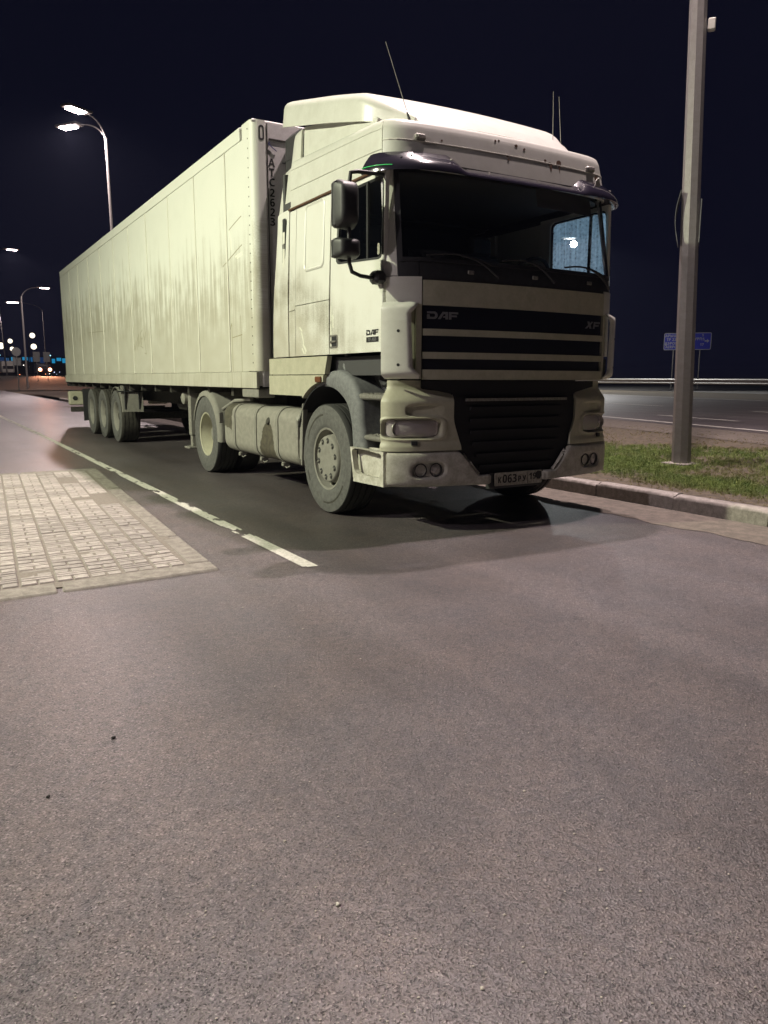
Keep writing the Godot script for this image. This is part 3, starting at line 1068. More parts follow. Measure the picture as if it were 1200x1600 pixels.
func build_lamps() -> void:
	# row along the verge, two heads on each pole
	var a := street_lamp("street_lamp", "tall grey faceted lamp pole on the grass verge right of the truck cab", "twin street lamps on the verge", Vector3(-0.115, 0.15, -3.93), Vector3(-0.40, 12.5, -3.70), [Vector3(0.75, 0.8, 1.1), Vector3(-1.55, 0.8, 1.15)], 0.118, 0.075, 8, WHITE_LAMP, 178.0, 14.0)
	# sign plates strapped to its shaft, seen edge-on, and a small box higher up
	var s := mb()
	var pc := Vector3(-0.09, 3.05, 0.05)
	var side := Vector3(0.787, 0, -0.617)
	var deep := Vector3(0.617, 0, 0.787)
	var g := []
	for i in 5:
		var row := []
		for j in 9:
			var v := j / 8.0
			row.append(pc - side * (0.115 + 0.05 * sin(v * PI)) + deep * (i / 4.0 - 0.5) * 0.36 + Vector3(0, (v - 0.5) * 0.62, 0))
		g.append(row)
	slab(s, g, 0.006, pc)
	part(a, "sign_plate", s, M.sign_back)
	s = mb()
	box(s, pc + side * 0.125 + Vector3(0, -0.06, 0), Vector3(0.012, 0.50, 0.34), Basis(side, Vector3.UP, deep), 0.002)
	part(a, "sign_plate", s, M.sign_back)
	s = mb()
	box(s, Vector3(-0.13, 5.22, 0.08) + side * 0.15, Vector3(0.085, 0.13, 0.09), Basis(side, Vector3.UP, deep), 0.012)
	part(a, "junction_box", s, M.joint)
	street_lamp("street_lamp", "lit twin-head street lamp rising behind the trailer roof, brightest in the sky", "twin street lamps on the verge", Vector3(-33.9, 0.15, -4.05), Vector3(-33.85, 12.5, -3.88), [Vector3(0.51, 0.78, 0.83), Vector3(-1.34, 0.79, 0.93)], 0.09, 0.06, 8, WHITE_LAMP, 135.0, 90.0, 1.4)
	street_lamp("street_lamp", "lit street lamp at the left picture edge, next along the row after the brightest", "street lamps along the far road", Vector3(-73.3, 0.15, -1.0), Vector3(-73.3, 11.9, -1.0), [Vector3(0.1, 0.8, -1.5)], 0.1, 0.06, 8, WHITE_LAMP, 130.0, 30.0, 1.3)
	street_lamp("street_lamp", "distant lamp whose curved arm reaches right, above the car", "street lamps along the far road", Vector3(-83.1, 0.2, -4.6), Vector3(-83.1, 9.5, -4.6), [Vector3(0.1, 1.0, -1.6)], 0.11, 0.08, 8, WHITE_LAMP, 30.0, 22.0, 1.4)
	street_lamp("street_lamp", "distant lamp with its bright head hanging left of the curved-arm pole", "street lamps along the far road", Vector3(-103.1, 1.5, -9.0), Vector3(-103.1, 9.8, -9.0), [Vector3(0.0, 0.8, 2.4)], 0.08, 0.05, 8, WHITE_LAMP, 30.0, 34.0, 2.0)
	street_lamp("street_lamp", "far thin lamp pole at the left picture edge with a bent top", "street lamps along the far road", Vector3(-123.2, 1.5, -5.9), Vector3(-123.2, 11.6, -5.6), [Vector3(0.0, -1.0, 0.3)], 0.12, 0.08, 8, WHITE_LAMP, 25.0, 22.0, 1.7)
	# yellowish floodlight mast in the lot, left of the view
	street_lamp("street_lamp", "mast with a yellowish lamp standing across the lot from the truck", "", Vector3(-2.6, 0.0, 15.6), Vector3(-2.6, 8.4, 15.6), [Vector3(0, 0.5, -1.6)], 0.11, 0.07, 8, Color(0.985, 1.0, 0.86), 385.0, 14.0)
	street_lamp("street_lamp", "mast with a white lamp standing left of where the camera looks from", "", Vector3(2.2, 0.0, 19.0), Vector3(2.2, 9.3, 19.0), [Vector3(0, 0.5, -1.6)], 0.11, 0.07, 8, Color(1.0, 0.94, 0.96), 100.0, 14.0)
	# highway lamp that shines through the cab, plus a projector added to brighten the side window
	var d := street_lamp("street_lamp", "cold white lamp on the highway shining through the cab windows", "", Vector3(-38.6, 0.4, -33.0), Vector3(-38.6, 10.9, -33.0), [Vector3(1.2, 0.5, -3.4)], 0.1, 0.07, 8, Color(0.98, 0.97, 0.95), 430.0, 1.2, 1.3)
	var at := Vector3(1.55, 10.6, -4.3)
	s = mb()
	lathe(s, [Vector2(-0.25, 0.001), Vector2(-0.22, 0.14), Vector2(0.02, 0.24), Vector2(0.04, 0.24)], at, Vector3(37.5, -8.6, 36.1), 20)
	var pj := part(d, "added_projector_housing", s, M.frame)
	s = mb()
	lathe(s, [Vector2(0.0, 0.001), Vector2(0.0, 0.23)], at, Vector3(37.5, -8.6, 36.1), 20)
	part(pj, "added_projector_lamp", s, glow(Color(0.85, 0.95, 1.0), 260.0))
	var l := SpotLight3D.new()
	l.name = "added_projector_light"
	l.light_color = Color(0.82, 0.93, 1.0)
	l.light_energy = 5200.0
	l.light_size = 0.2
	l.spot_angle = 0.85
	l.spot_angle_attenuation = 0.8
	l.spot_range = 150.0
	l.spot_attenuation = 2.0
	l.shadow_enabled = true
	d.add_child(l)
	l.look_at_from_position(d.position + at + Vector3(37.5, -8.6, 36.1).normalized() * 0.1, Vector3(0.5, 2.5, -1.2))

func build_far() -> void:
	# blue direction sign
	var o := thing("direction_sign", "blue road direction sign with white lettering behind the guardrail", "sign", Vector3(-40.1, 0.5, -54.45))
	var side := Vector3(0.785, 0, -0.62).normalized()
	var nrm := Vector3.UP.cross(-side).normalized()
	if nrm.dot(Vector3(1, 0, 1)) < 0:
		nrm = -nrm
	var b := Basis(side, Vector3.UP, nrm)
	var s := mb()
	prism(s, rrect(0, 0, 3.95, 1.5, 0.12), Transform3D(b, Vector3(0, 4.1, 0)), 0.05)
	var bd := part(o, "board", s, M.sign_blue)
	s = mb()
	var ou := []
	var inn := []
	for q in rrect(0, 0, 3.95, 1.5, 0.12):
		ou.append(b * Vector3(q.x, q.y, 0.02) + Vector3(0, 4.1, 0))
	for q in rrect(0, 0, 3.83, 1.38, 0.09):
		inn.append(b * Vector3(q.x, q.y, 0.02) + Vector3(0, 4.1, 0))
	ring(s, ou, inn, nrm, 0.015)
	part(bd, "border", s, M.sign_white)
	for q in [["АРЫШЕ", -1.28, 0.5, 0.24], ["ТР 236", -1.25, 0.17, 0.24], ["АЭРОПО", -1.22, -0.17, 0.24], ["AIRPOR", -1.22, -0.48, 0.24], ["ЕНБУРГ", 0.55, 0.2, 0.24], ["1", 1.25, 0.5, 0.22], ["15", 1.25, 0.18, 0.22], ["17", 1.22, -0.3, 0.22]]:
		text(bd, "lettering", q[0], b * Vector3(q[1], q[2], 0.012) + Vector3(0, 4.1, 0), b, q[3], M.sign_white)
	s = mb()
	prism(s, PackedVector2Array([Vector2(-0.2, -0.05), Vector2(0.0, -0.05), Vector2(0.0, -0.16), Vector2(0.2, 0), Vector2(0.0, 0.16), Vector2(0.0, 0.05), Vector2(-0.2, 0.05)]), Transform3D(b, b * Vector3(1.62, 0.02, 0.012) + Vector3(0, 4.1, 0)), 0.008)
	part(bd, "arrow", s, M.sign_white)
	s = mb()
	prism(s, PackedVector2Array([Vector2(-0.06, -0.09), Vector2(0.09, 0), Vector2(-0.06, 0.09)]), Transform3D(b, b * Vector3(-1.78, -0.3, 0.012) + Vector3(0, 4.1, 0)), 0.008)
	part(bd, "arrow", s, M.sign_white)
	for k in [-1.12, 1.1]:
		s = mb()
		tube(s, [b * Vector3(k, 0, -0.1) + Vector3(0, -0.2, 0), b * Vector3(k, 0, -0.1) + Vector3(0, 4.6, 0)], 0.055, 8)
		part(o, "post", s, M.galv)
	# guardrail
	var at := hw(0, 21.0, 0.1)
	o = thing("guardrail", "long grey steel guardrail along the far side of the highway", "guardrail", at)
	var prof := [Vector2(0.0, 0.50), Vector2(0.05, 0.53), Vector2(0.08, 0.57), Vector2(0.05, 0.61), Vector2(0.0, 0.65), Vector2(0.0, 0.69), Vector2(0.05, 0.73), Vector2(0.08, 0.77), Vector2(0.05, 0.81), Vector2(0.0, 0.84)]
	for k in 12:
		s = mb()
		var gg := []
		for i in 2:
			var row := []
			for q in prof:
				row.append(HU * (-80.0 + k * 10.5 + i * 10.48) - HN * q.x + Vector3(0, q.y, 0))
			gg.append(row)
		slab(s, gg, 0.006, gg[0][4] + HN * 3.0)
		part(o, "rail", s, M.galv)
		s = mb()
		box(s, HU * (-78.0 + k * 10.5 - 1.15) + HN * 0.1 + Vector3(0, 0.32, 0), Vector3(0.28, 0.85, 0.12), Basis(HU, Vector3.UP, HN), 0.01)
		part(o, "post", s, M.frame)
	# signs by the far road
	o = thing("round_sign", "back of a round road sign on a post at far left", "sign", Vector3(-78.2, 0.0, -3.3), "")
	s = mb()
	tube(s, [Vector3(0, -0.1, 0), Vector3(0, 3.9, 0)], 0.05, 8)
	part(o, "post", s, M.sign_back)
	s = mb()
	lathe(s, [Vector2(0.06, 0.001), Vector2(0.06, 0.42), Vector2(0.03, 0.43), Vector2(0.03, 0.001)], Vector3(0, 3.75, 0), Vector3(1, 0, 0.1), 24)
	part(o, "disc", s, M.sign_back)
	s = mb()
	box(s, Vector3(-0.07, 2.85, 0.0), Vector3(0.03, 0.85, 0.75), Basis(), 0.008)
	part(o, "panel", s, M.sign_back)
	for q in [[Vector3(-93.0, 0.9, -6.75), "grey back of a square sign left above the car"], [Vector3(-92.9, 0.9, -7.85), "grey back of a square sign right above the car"]]:
		o = thing("square_sign", q[1], "sign", q[0], "square signs by the far road")
		s = mb()
		tube(s, [Vector3(0, -0.2, 0), Vector3(0, 2.2, 0)], 0.035, 8)
		part(o, "post", s, M.sign_back)
		s = mb()
		prism(s, rrect(0, 0, 0.75, 1.15, 0.06), Transform3D(Basis(Vector3(0, 0, -1), Vector3.UP, Vector3(1, 0, 0)), Vector3(0.05, 2.75, 0)), 0.03)
		part(o, "panel", s, M.sign_back)
	build_car(Vector3(-103.5, 1.6, -8.6))
	# long blue-lit building
	o = thing("lit_building", "long low building far left with blue lit upper front", "building", Vector3(-252, 1.2, -20))
	s = mb()
	box(s, Vector3(-6, 3.0, 0), Vector3(10, 6.9, 60))
	part(o, "wall", s, mat(0.03, 0.03, 0.045, 0.8))
	rng.seed = 44
	var blues := [glow(Color(0.06, 0.30, 0.55), 0.25), glow(Color(0.10, 0.45, 0.70), 0.45), glow(Color(0.10, 0.55, 0.75), 0.8)]
	for k in 34:
		s = mb()
		var hh := rng.randf_range(0.8, 1.9)
		box(s, Vector3(-0.95, 5.9 - hh / 2 + rng.randf_range(-0.2, 0.3), -27.0 + k * 1.6), Vector3(0.1, hh, rng.randf_range(0.8, 1.45)), Basis(), 0.03)
		part(o, "light_panel", s, blues[rng.randi() % 3])
	var dots := [glow(Color(0.6, 0.9, 1.0), 4.0), glow(Color(1.0, 0.95, 0.9), 4.0), glow(Color(1.0, 0.6, 0.4), 3.0), glow(Color(0.8, 0.85, 1.0), 2.0)]
	for k in 70:
		s = mb()
		var top := k < 22
		var r := rng.randf_range(0.14, 0.3)
		box(s, Vector3(-0.8, 6.75 + rng.randf_range(-0.2, 0.2) if top else rng.randf_range(0.3, 4.2), rng.randf_range(-28.0, 28.0)), Vector3(0.2, r, r), Basis(), 0.06)
		part(o, "light", s, dots[0 if top else rng.randi() % 4])
	# round area lights in front of it
	var pos := [[Vector3(-142.7, 8.5, -11.9), 0.62, "upper of two round lamps right of the curved-arm pole"], [Vector3(-142.7, 6.6, -12.0), 0.66, "lower of two round lamps right of the curved-arm pole"], [Vector3(-163, 8.3, -10.05), 0.6, "round lamp above the back of the round sign"], [Vector3(-163, 6.8, -10.3), 0.55, "round lamp touching the back of the round sign"], [Vector3(-153, 7.0, -7.6), 0.8, "brightest round lamp at the left picture edge"]]
	for q in pos:
		o = thing("round_lamp", q[2], "lamp", Vector3(q[0].x, 1.55, q[0].z), "round lamps by the far building")
		s = mb()
		var hgt: float = q[0].y - 1.55
		tube(s, [Vector3(0, -0.1, 0.7), Vector3(0, hgt * 0.6, 0.7), Vector3(0, hgt, 0.7), Vector3(0, hgt + 0.1, 0.2)], 0.05, 6)
		part(o, "post", s, M.frame)
		s = mb()
		var r: float = q[1] * 0.72
		lathe(s, [Vector2(0.0, 0.001), Vector2(0.06, r * 0.5), Vector2(0.0, r * 0.95), Vector2(-0.1, r), Vector2(-0.25, r * 0.6), Vector2(-0.3, 0.001)], Vector3(0, hgt, 0), Vector3(1, 0, 0.06), 20)
		part(o, "lamp_glass", s, glow(Color(1.0, 0.95, 0.85), 2.2))
	o = thing("parked_van", "pale boxy van parked far off at the left picture edge", "van", Vector3(-133.2, 1.58, -6.7))
	s = mb()
	box(s, Vector3(0, 1.35, 0), Vector3(4.2, 1.9, 1.9), Basis(), 0.12)
	part(o, "body", s, M.joint)
	s = mb()
	box(s, Vector3(2.3, 1.0, 0), Vector3(1.0, 1.2, 1.8), Basis(), 0.15)
	part(o, "cab", s, M.joint)
	s = mb()
	box(s, Vector3(2.75, 1.25, 0), Vector3(0.15, 0.5, 1.5), Basis(), 0.03)
	part(o, "windscreen", s, M.black)
	for k in [[1.7, 0.8], [1.7, -0.8], [-1.4, 0.8], [-1.4, -0.8]]:
		s = mb()
		lathe(s, [Vector2(-0.1, 0.001), Vector2(-0.1, 0.36), Vector2(0.1, 0.36), Vector2(0.1, 0.001)], Vector3(k[0], 0.36, k[1]), Vector3.BACK, 14)
		part(o, "wheel", s, M.tread)

func build_car(at: Vector3) -> void:
	var o := thing("oncoming_car", "car with bright headlights facing the camera on the far road", "car", at)
	var s := mb()
	var prof := PackedVector2Array([Vector2(-2.1, 0.3), Vector2(2.1, 0.3), Vector2(2.15, 0.7), Vector2(1.1, 0.95), Vector2(0.4, 1.45), Vector2(-1.2, 1.48), Vector2(-1.9, 1.0), Vector2(-2.15, 0.9)])
	prism(s, prof, Transform3D(Basis(), Vector3(0, 0, 0.85)), 1.7)
	part(o, "body", s, mat(0.02, 0.02, 0.025, 0.3))
	s = mb()
	fq(s, Vector3(1.12, 0.97, -0.7), Vector3(1.12, 0.97, 0.7), Vector3(0.45, 1.43, 0.62), Vector3(0.45, 1.43, -0.62), Vector3(1, 1, 0))
	part(o, "windscreen", s, M.black)
	for k in [[1.35, 0.75], [1.35, -0.75], [-1.35, 0.75], [-1.35, -0.75]]:
		s = mb()
		lathe(s, [Vector2(-0.1, 0.001), Vector2(-0.1, 0.31), Vector2(0.1, 0.31), Vector2(0.1, 0.001)], Vector3(k[0], 0.31, k[1]), Vector3.BACK, 16)
		part(o, "wheel", s, M.tread)
	for k in [-0.58, 0.58]:
		s = mb()
		lathe(s, [Vector2(0.06, 0.001), Vector2(0.05, 0.17), Vector2(-0.03, 0.22), Vector2(-0.05, 0.001)], Vector3(2.17, 0.66, k), Vector3(1, 0, 0), 16)
		part(o, "headlight", s, glow(Color(1.0, 0.66, 0.5), 9.0))
		var l := SpotLight3D.new()
		l.name = "headlight_beam"
		l.light_color = Color(1.0, 0.66, 0.5)
		l.light_energy = 50.0
		l.light_size = 0.1
		l.spot_angle = 42.0
		l.spot_range = 80.0
		l.spot_attenuation = 2.0
		l.shadow_enabled = true
		o.add_child(l)
		l.position = Vector3(2.3, 0.66, k)
		l.rotation_degrees = Vector3(-7, -90, 0)

# ------------------------------------------------------------------ the tractor unit
var ROOFP := []
var UPP := []      # plan of the cab at window height: dense points and arc lengths
var LOWP := []

func dense(pts: Array) -> Array:
	var c := []
	for i in pts.size() - 1:
		var p0: Vector2 = pts[maxi(i - 1, 0)]
		if i == 0:
			p0 = Vector2(pts[1].x, -pts[1].y)
		var p1: Vector2 = pts[i]
		var p2: Vector2 = pts[i + 1]
		var p3: Vector2 = pts[mini(i + 2, pts.size() - 1)]
		for k in 16:
			c.append(p1.cubic_interpolate(p2, p0, p3, k / 16.0))
	c.append(pts[-1])
	var L := [0.0]
	for i in c.size() - 1:
		L.append(L[i] + c[i].distance_to(c[i + 1]))
	return [c, L]

func pl(path: Array, sv: float) -> Array:
	var a := absf(sv)
	var c: Array = path[0]
	var L: Array = path[1]
	var lo := 0
	var hi: int = L.size() - 1
	while hi - lo > 1:
		var m := (lo + hi) / 2
		if L[m] <= a:
			lo = m
		else:
			hi = m
	var t: float = (a - L[lo]) / maxf(L[hi] - L[lo], 1e-9)
	var p: Vector2 = c[lo].lerp(c[hi], clampf(t, 0, 1))
	var d: Vector2 = (c[mini(hi + 1, c.size() - 1)] - c[maxi(lo - 1, 0)]).normalized()
	var n := Vector2(d.y, -d.x)
	if n.x < 0.0 and absf(n.x) > 0.01:
		n = -n
	if n.y < 0.0 and lo > 4:
		n = Vector2(absf(n.x), absf(n.y))
	if lo <= 4:
		n = Vector2(1, 0).lerp(Vector2(absf(n.x), absf(n.y)), lo / 5.0).normalized()
	if sv < 0.0:
		p.y = -p.y
		n.y = -n.y
	return [p, n]

func s_w(path: Array, w: float) -> float:
	for i in path[0].size():
		if path[0][i].y >= w:
			if i == 0:
				return 0.0
			return lerpf(path[1][i - 1], path[1][i], (w - path[0][i - 1].y) / maxf(path[0][i].y - path[0][i - 1].y, 1e-6))
	return path[1][-1]

func s_x(path: Array, x: float) -> float:
	for i in path[0].size():
		if path[0][i].x <= x and i > 0:
			return lerpf(path[1][i - 1], path[1][i], (path[0][i - 1].x - x) / maxf(path[0][i - 1].x - path[0][i].x, 1e-6))
	return path[1][-1]

func lean(y: float) -> float:
	return -0.16 * clampf((y - 2.05) / 0.96, 0.0, 1.4)

func tuck(y: float) -> float:
	return 1.0 - 0.028 * maxf(0.0, y - 2.1) / 0.75

func cab(path: Array, sv: float, y: float, off := 0.0) -> Vector3:
	var q := pl(path, sv)
	var p: Vector2 = q[0] + q[1] * off
	return Vector3(p.x + lean(y), y, p.y * tuck(y))

func bend(path: Array, s0: float, s1: float, y0: float, y1: float, off: float, n := 20, m := 4) -> Array:
	var g := []
	for i in n + 1:
		var row := []
		for j in m + 1:
			row.append(cab(path, lerpf(s0, s1, float(i) / n), lerpf(y0, y1, float(j) / m), off))
		g.append(row)
	return g

func zs(y: float) -> float:
	return 1.245 * tuck(y)

# plate on the cab flank from a polygon in (x, y); sd = 1 right, -1 left
func flank(s: SurfaceTool, poly: PackedVector2Array, sd: float, off := 0.0, th := 0.03) -> void:
	var idx := Geometry2D.triangulate_polygon(poly)
	var n := Vector3(0, 0, sd)
	var P := []
	for q in poly:
		P.append(Vector3(q.x, q.y, sd * (zs(q.y) + off)))
	for t in range(0, idx.size(), 3):
		tri(s, P[idx[t]], P[idx[t + 1]], P[idx[t + 2]], n, n, n)
	var c := Vector3.ZERO
	for q in P:
		c += q / P.size()
	for i in P.size():
		var k := (i + 1) % P.size()
		var dz := Vector3(0, 0, -sd * th)
		fq(s, P[i], P[k], P[k] + dz, P[i] + dz, P[i] - c)

func wheel(parent: Node, called: String, at: Vector3, sd: float, R: float, w: float, kind: String) -> void:
	var o := group_part(parent, called)
	o.position = at
	var ax := Vector3(0, 0, sd)
	var h := w / 2
	var rim := R * 0.56
	var s := mb()
	var prof := [Vector2(h * 0.84, rim), Vector2(h * 0.93, rim + 0.015), Vector2(h * 0.98, rim + 0.05), Vector2(h, rim + 0.095), Vector2(h * 1.005, rim + 0.1), Vector2(h * 1.0, rim + 0.105), Vector2(h * 0.995, R - 0.085), Vector2(h * 1.0, R - 0.08), Vector2(h * 0.985, R - 0.074), Vector2(h * 0.97, R - 0.045), Vector2(h * 0.93, R - 0.014)]
	lathe(s, prof, Vector3.ZERO, ax, 56, true)
	var tyre := part(o, "tyre", s, M.rubber)
	if kind != "drive":
		for q in [[1.65, 2.75], [4.6, 5.75], [3.5, 3.75]]:
			s = mb()
			var g := []
			for i in 13:
				var an := lerpf(q[0], q[1], i / 12.0) + at.x
				var dd := Vector3(cos(an) * sd, sin(an), 0)
				g.append([dd * (rim + 0.115) + ax * (h * 1.0 + 0.0015), dd * (R - 0.092) + ax * (h * 0.996 + 0.0015)])
			slab(s, g, 0.0, -ax)
			part(tyre, "sidewall_band", s, M.frame)
	s = mb()
	var tr := [Vector2(h * 0.93, R - 0.014), Vector2(h * 0.86, R - 0.003)]
	for k in [0.58, 0.2, -0.2, -0.58]:
		tr.append_array([Vector2(h * (k + 0.05), R), Vector2(h * (k + 0.035), R - 0.013), Vector2(h * (k - 0.035), R - 0.013), Vector2(h * (k - 0.05), R)])
	tr.append_array([Vector2(-h * 0.86, R - 0.003), Vector2(-h * 0.95, R - 0.02), Vector2(-h, R - 0.1), Vector2(-h * 0.84, rim)])
	lathe(s, tr, Vector3.ZERO, ax, 56, true)
	part(o, "tread", s, M.tread if kind != "trailer" else M.frame)
	s = mb()
	if kind == "front":
		lathe(s, [Vector2(-h * 0.84, rim), Vector2(-0.06, rim - 0.03), Vector2(h * 0.35, rim - 0.035), Vector2(h * 0.7, rim - 0.012), Vector2(h * 0.86, rim - 0.012), Vector2(h * 0.9, rim + 0.004), Vector2(h * 0.84, rim + 0.012)], Vector3.ZERO, ax, 48)
		part(o, "rim", s, M.dust)
		s = mb()
		lathe(s, [Vector2(0.01, rim - 0.035), Vector2(0.03, 0.235), Vector2(h * 0.7, 0.222), Vector2(h * 0.86, 0.212), Vector2(h * 0.89, 0.2), Vector2(h * 0.9, 0.14), Vector2(h * 0.88, 0.07), Vector2(h * 0.87, 0.06), Vector2(h * 0.865, 0.001)], Vector3.ZERO, ax, 48, true)
		part(o, "wheel_disc", s, M.dust)
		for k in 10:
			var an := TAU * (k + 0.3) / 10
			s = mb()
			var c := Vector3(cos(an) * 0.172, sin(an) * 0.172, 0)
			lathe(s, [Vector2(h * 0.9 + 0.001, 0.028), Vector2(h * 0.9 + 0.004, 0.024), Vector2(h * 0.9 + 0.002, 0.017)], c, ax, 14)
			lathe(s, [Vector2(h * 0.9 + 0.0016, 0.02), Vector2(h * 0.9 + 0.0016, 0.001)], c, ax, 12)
			var nut := part(o, "painted_nut_hole", s, M.tread)  # dark disc painted for the shade in the hole around the nut
			s = mb()
			lathe(s, [Vector2(h * 0.9, 0.014), Vector2(h * 0.9 + 0.014, 0.012), Vector2(h * 0.9 + 0.016, 0.001)], c + Vector3(0.003, -0.004, 0), ax, 6)
			part(nut, "nut_cap", s, M.dust)
	elif kind == "drive":
		lathe(s, [Vector2(-0.19, 0.001), Vector2(-0.19, 0.13), Vector2(-0.1, 0.135), Vector2(-0.09, 0.2), Vector2(-0.085, 0.235), Vector2(-0.02, rim - 0.035), Vector2(h * 0.4, rim - 0.035), Vector2(h * 0.72, rim - 0.012), Vector2(h * 0.86, rim - 0.012), Vector2(h * 0.9, rim + 0.004), Vector2(h * 0.84, rim + 0.012)], Vector3.ZERO, ax, 48)
		part(o, "rim", s, M.paint_low)
		s = mb()
		lathe(s, [Vector2(-0.09, 0.13), Vector2(0.02, 0.12), Vector2(0.04, 0.1), Vector2(0.045, 0.001)], Vector3.ZERO, ax, 32)
		part(o, "hub", s, M.dust)
	else:
		lathe(s, [Vector2(0.07, 0.001), Vector2(0.07, 0.1), Vector2(0.045, 0.11), Vector2(0.05, 0.2), Vector2(0.04, 0.225), Vector2(0.03, rim - 0.04), Vector2(h * 0.55, rim - 0.03), Vector2(h * 0.86, rim - 0.012), Vector2(h * 0.9, rim + 0.004), Vector2(h * 0.84, rim + 0.012)], Vector3.ZERO, ax, 48)
		part(o, "rim", s, M.dust)
		s = mb()
		lathe(s, [Vector2(0.05, 0.1), Vector2(0.11, 0.09), Vector2(0.12, 0.07), Vector2(0.122, 0.001)], Vector3.ZERO, ax, 28)
		part(o, "hub", s, M.frame)

func letter(kind: String) -> Array:
	match kind:
		"D":
			return [[Vector2(0, 0), Vector2(1.2, 0), Vector2(1.45, 0.12), Vector2(1.6, 0.35), Vector2(1.6, 0.65), Vector2(1.45, 0.88), Vector2(1.2, 1), Vector2(0, 1), Vector2(0, 0.72), Vector2(1.05, 0.72), Vector2(1.17, 0.65), Vector2(1.2, 0.5), Vector2(1.17, 0.35), Vector2(1.05, 0.28), Vector2(0.42, 0.28), Vector2(0.42, 0.6), Vector2(0, 0.6)]]
		"A":
			return [[Vector2(0, 0), Vector2(0.45, 0), Vector2(0.95, 0.68), Vector2(1.2, 0.68), Vector2(1.2, 0.44), Vector2(0.92, 0.44), Vector2(0.76, 0.22), Vector2(1.2, 0.22), Vector2(1.2, 0), Vector2(1.62, 0), Vector2(1.62, 1), Vector2(0.75, 1)]]
		"F":
			return [[Vector2(0, 0), Vector2(0.42, 0), Vector2(0.42, 0.34), Vector2(1.3, 0.34), Vector2(1.3, 0.58), Vector2(0.42, 0.58), Vector2(0.42, 0.74), Vector2(1.5, 0.74), Vector2(1.5, 1), Vector2(0, 1)]]
		"X":
			return [[Vector2(0, 0), Vector2(0.5, 0), Vector2(0.8, 0.34), Vector2(1.0, 0), Vector2(1.5, 0), Vector2(1.12, 0.52), Vector2(1.62, 1), Vector2(1.12, 1), Vector2(0.88, 0.72), Vector2(0.72, 1), Vector2(0.22, 1), Vector2(0.56, 0.5)]]
	return []

func letters(s: SurfaceTool, word: String, h: float, xf: Callable, slant := 0.0) -> void:
	var x := 0.0
	for ch in word:
		for poly in letter(ch):
			var pts := PackedVector2Array()
			for q in poly:
				pts.append(q)
			var idx := Geometry2D.triangulate_polygon(pts)
			for t in range(0, idx.size(), 3):
				var p := []
				for k in 3:
					var q: Vector2 = pts[idx[t + k]]
					p.append(xf.call((x + q.x + q.y * slant) * h, q.y * h))
				var n: Vector3 = (p[1] - p[0]).cross(p[2] - p[0]).normalized()
				if n.x + absf(n.z) * 0.01 < 0 and absf(n.x) > 0.3:
					n = -n
				if absf(n.x) <= 0.3 and n.z < 0:
					n = -n
				tri(s, p[0], p[1], p[2], n, n, n)
		x += 1.6 if ch == "D" else 1.74

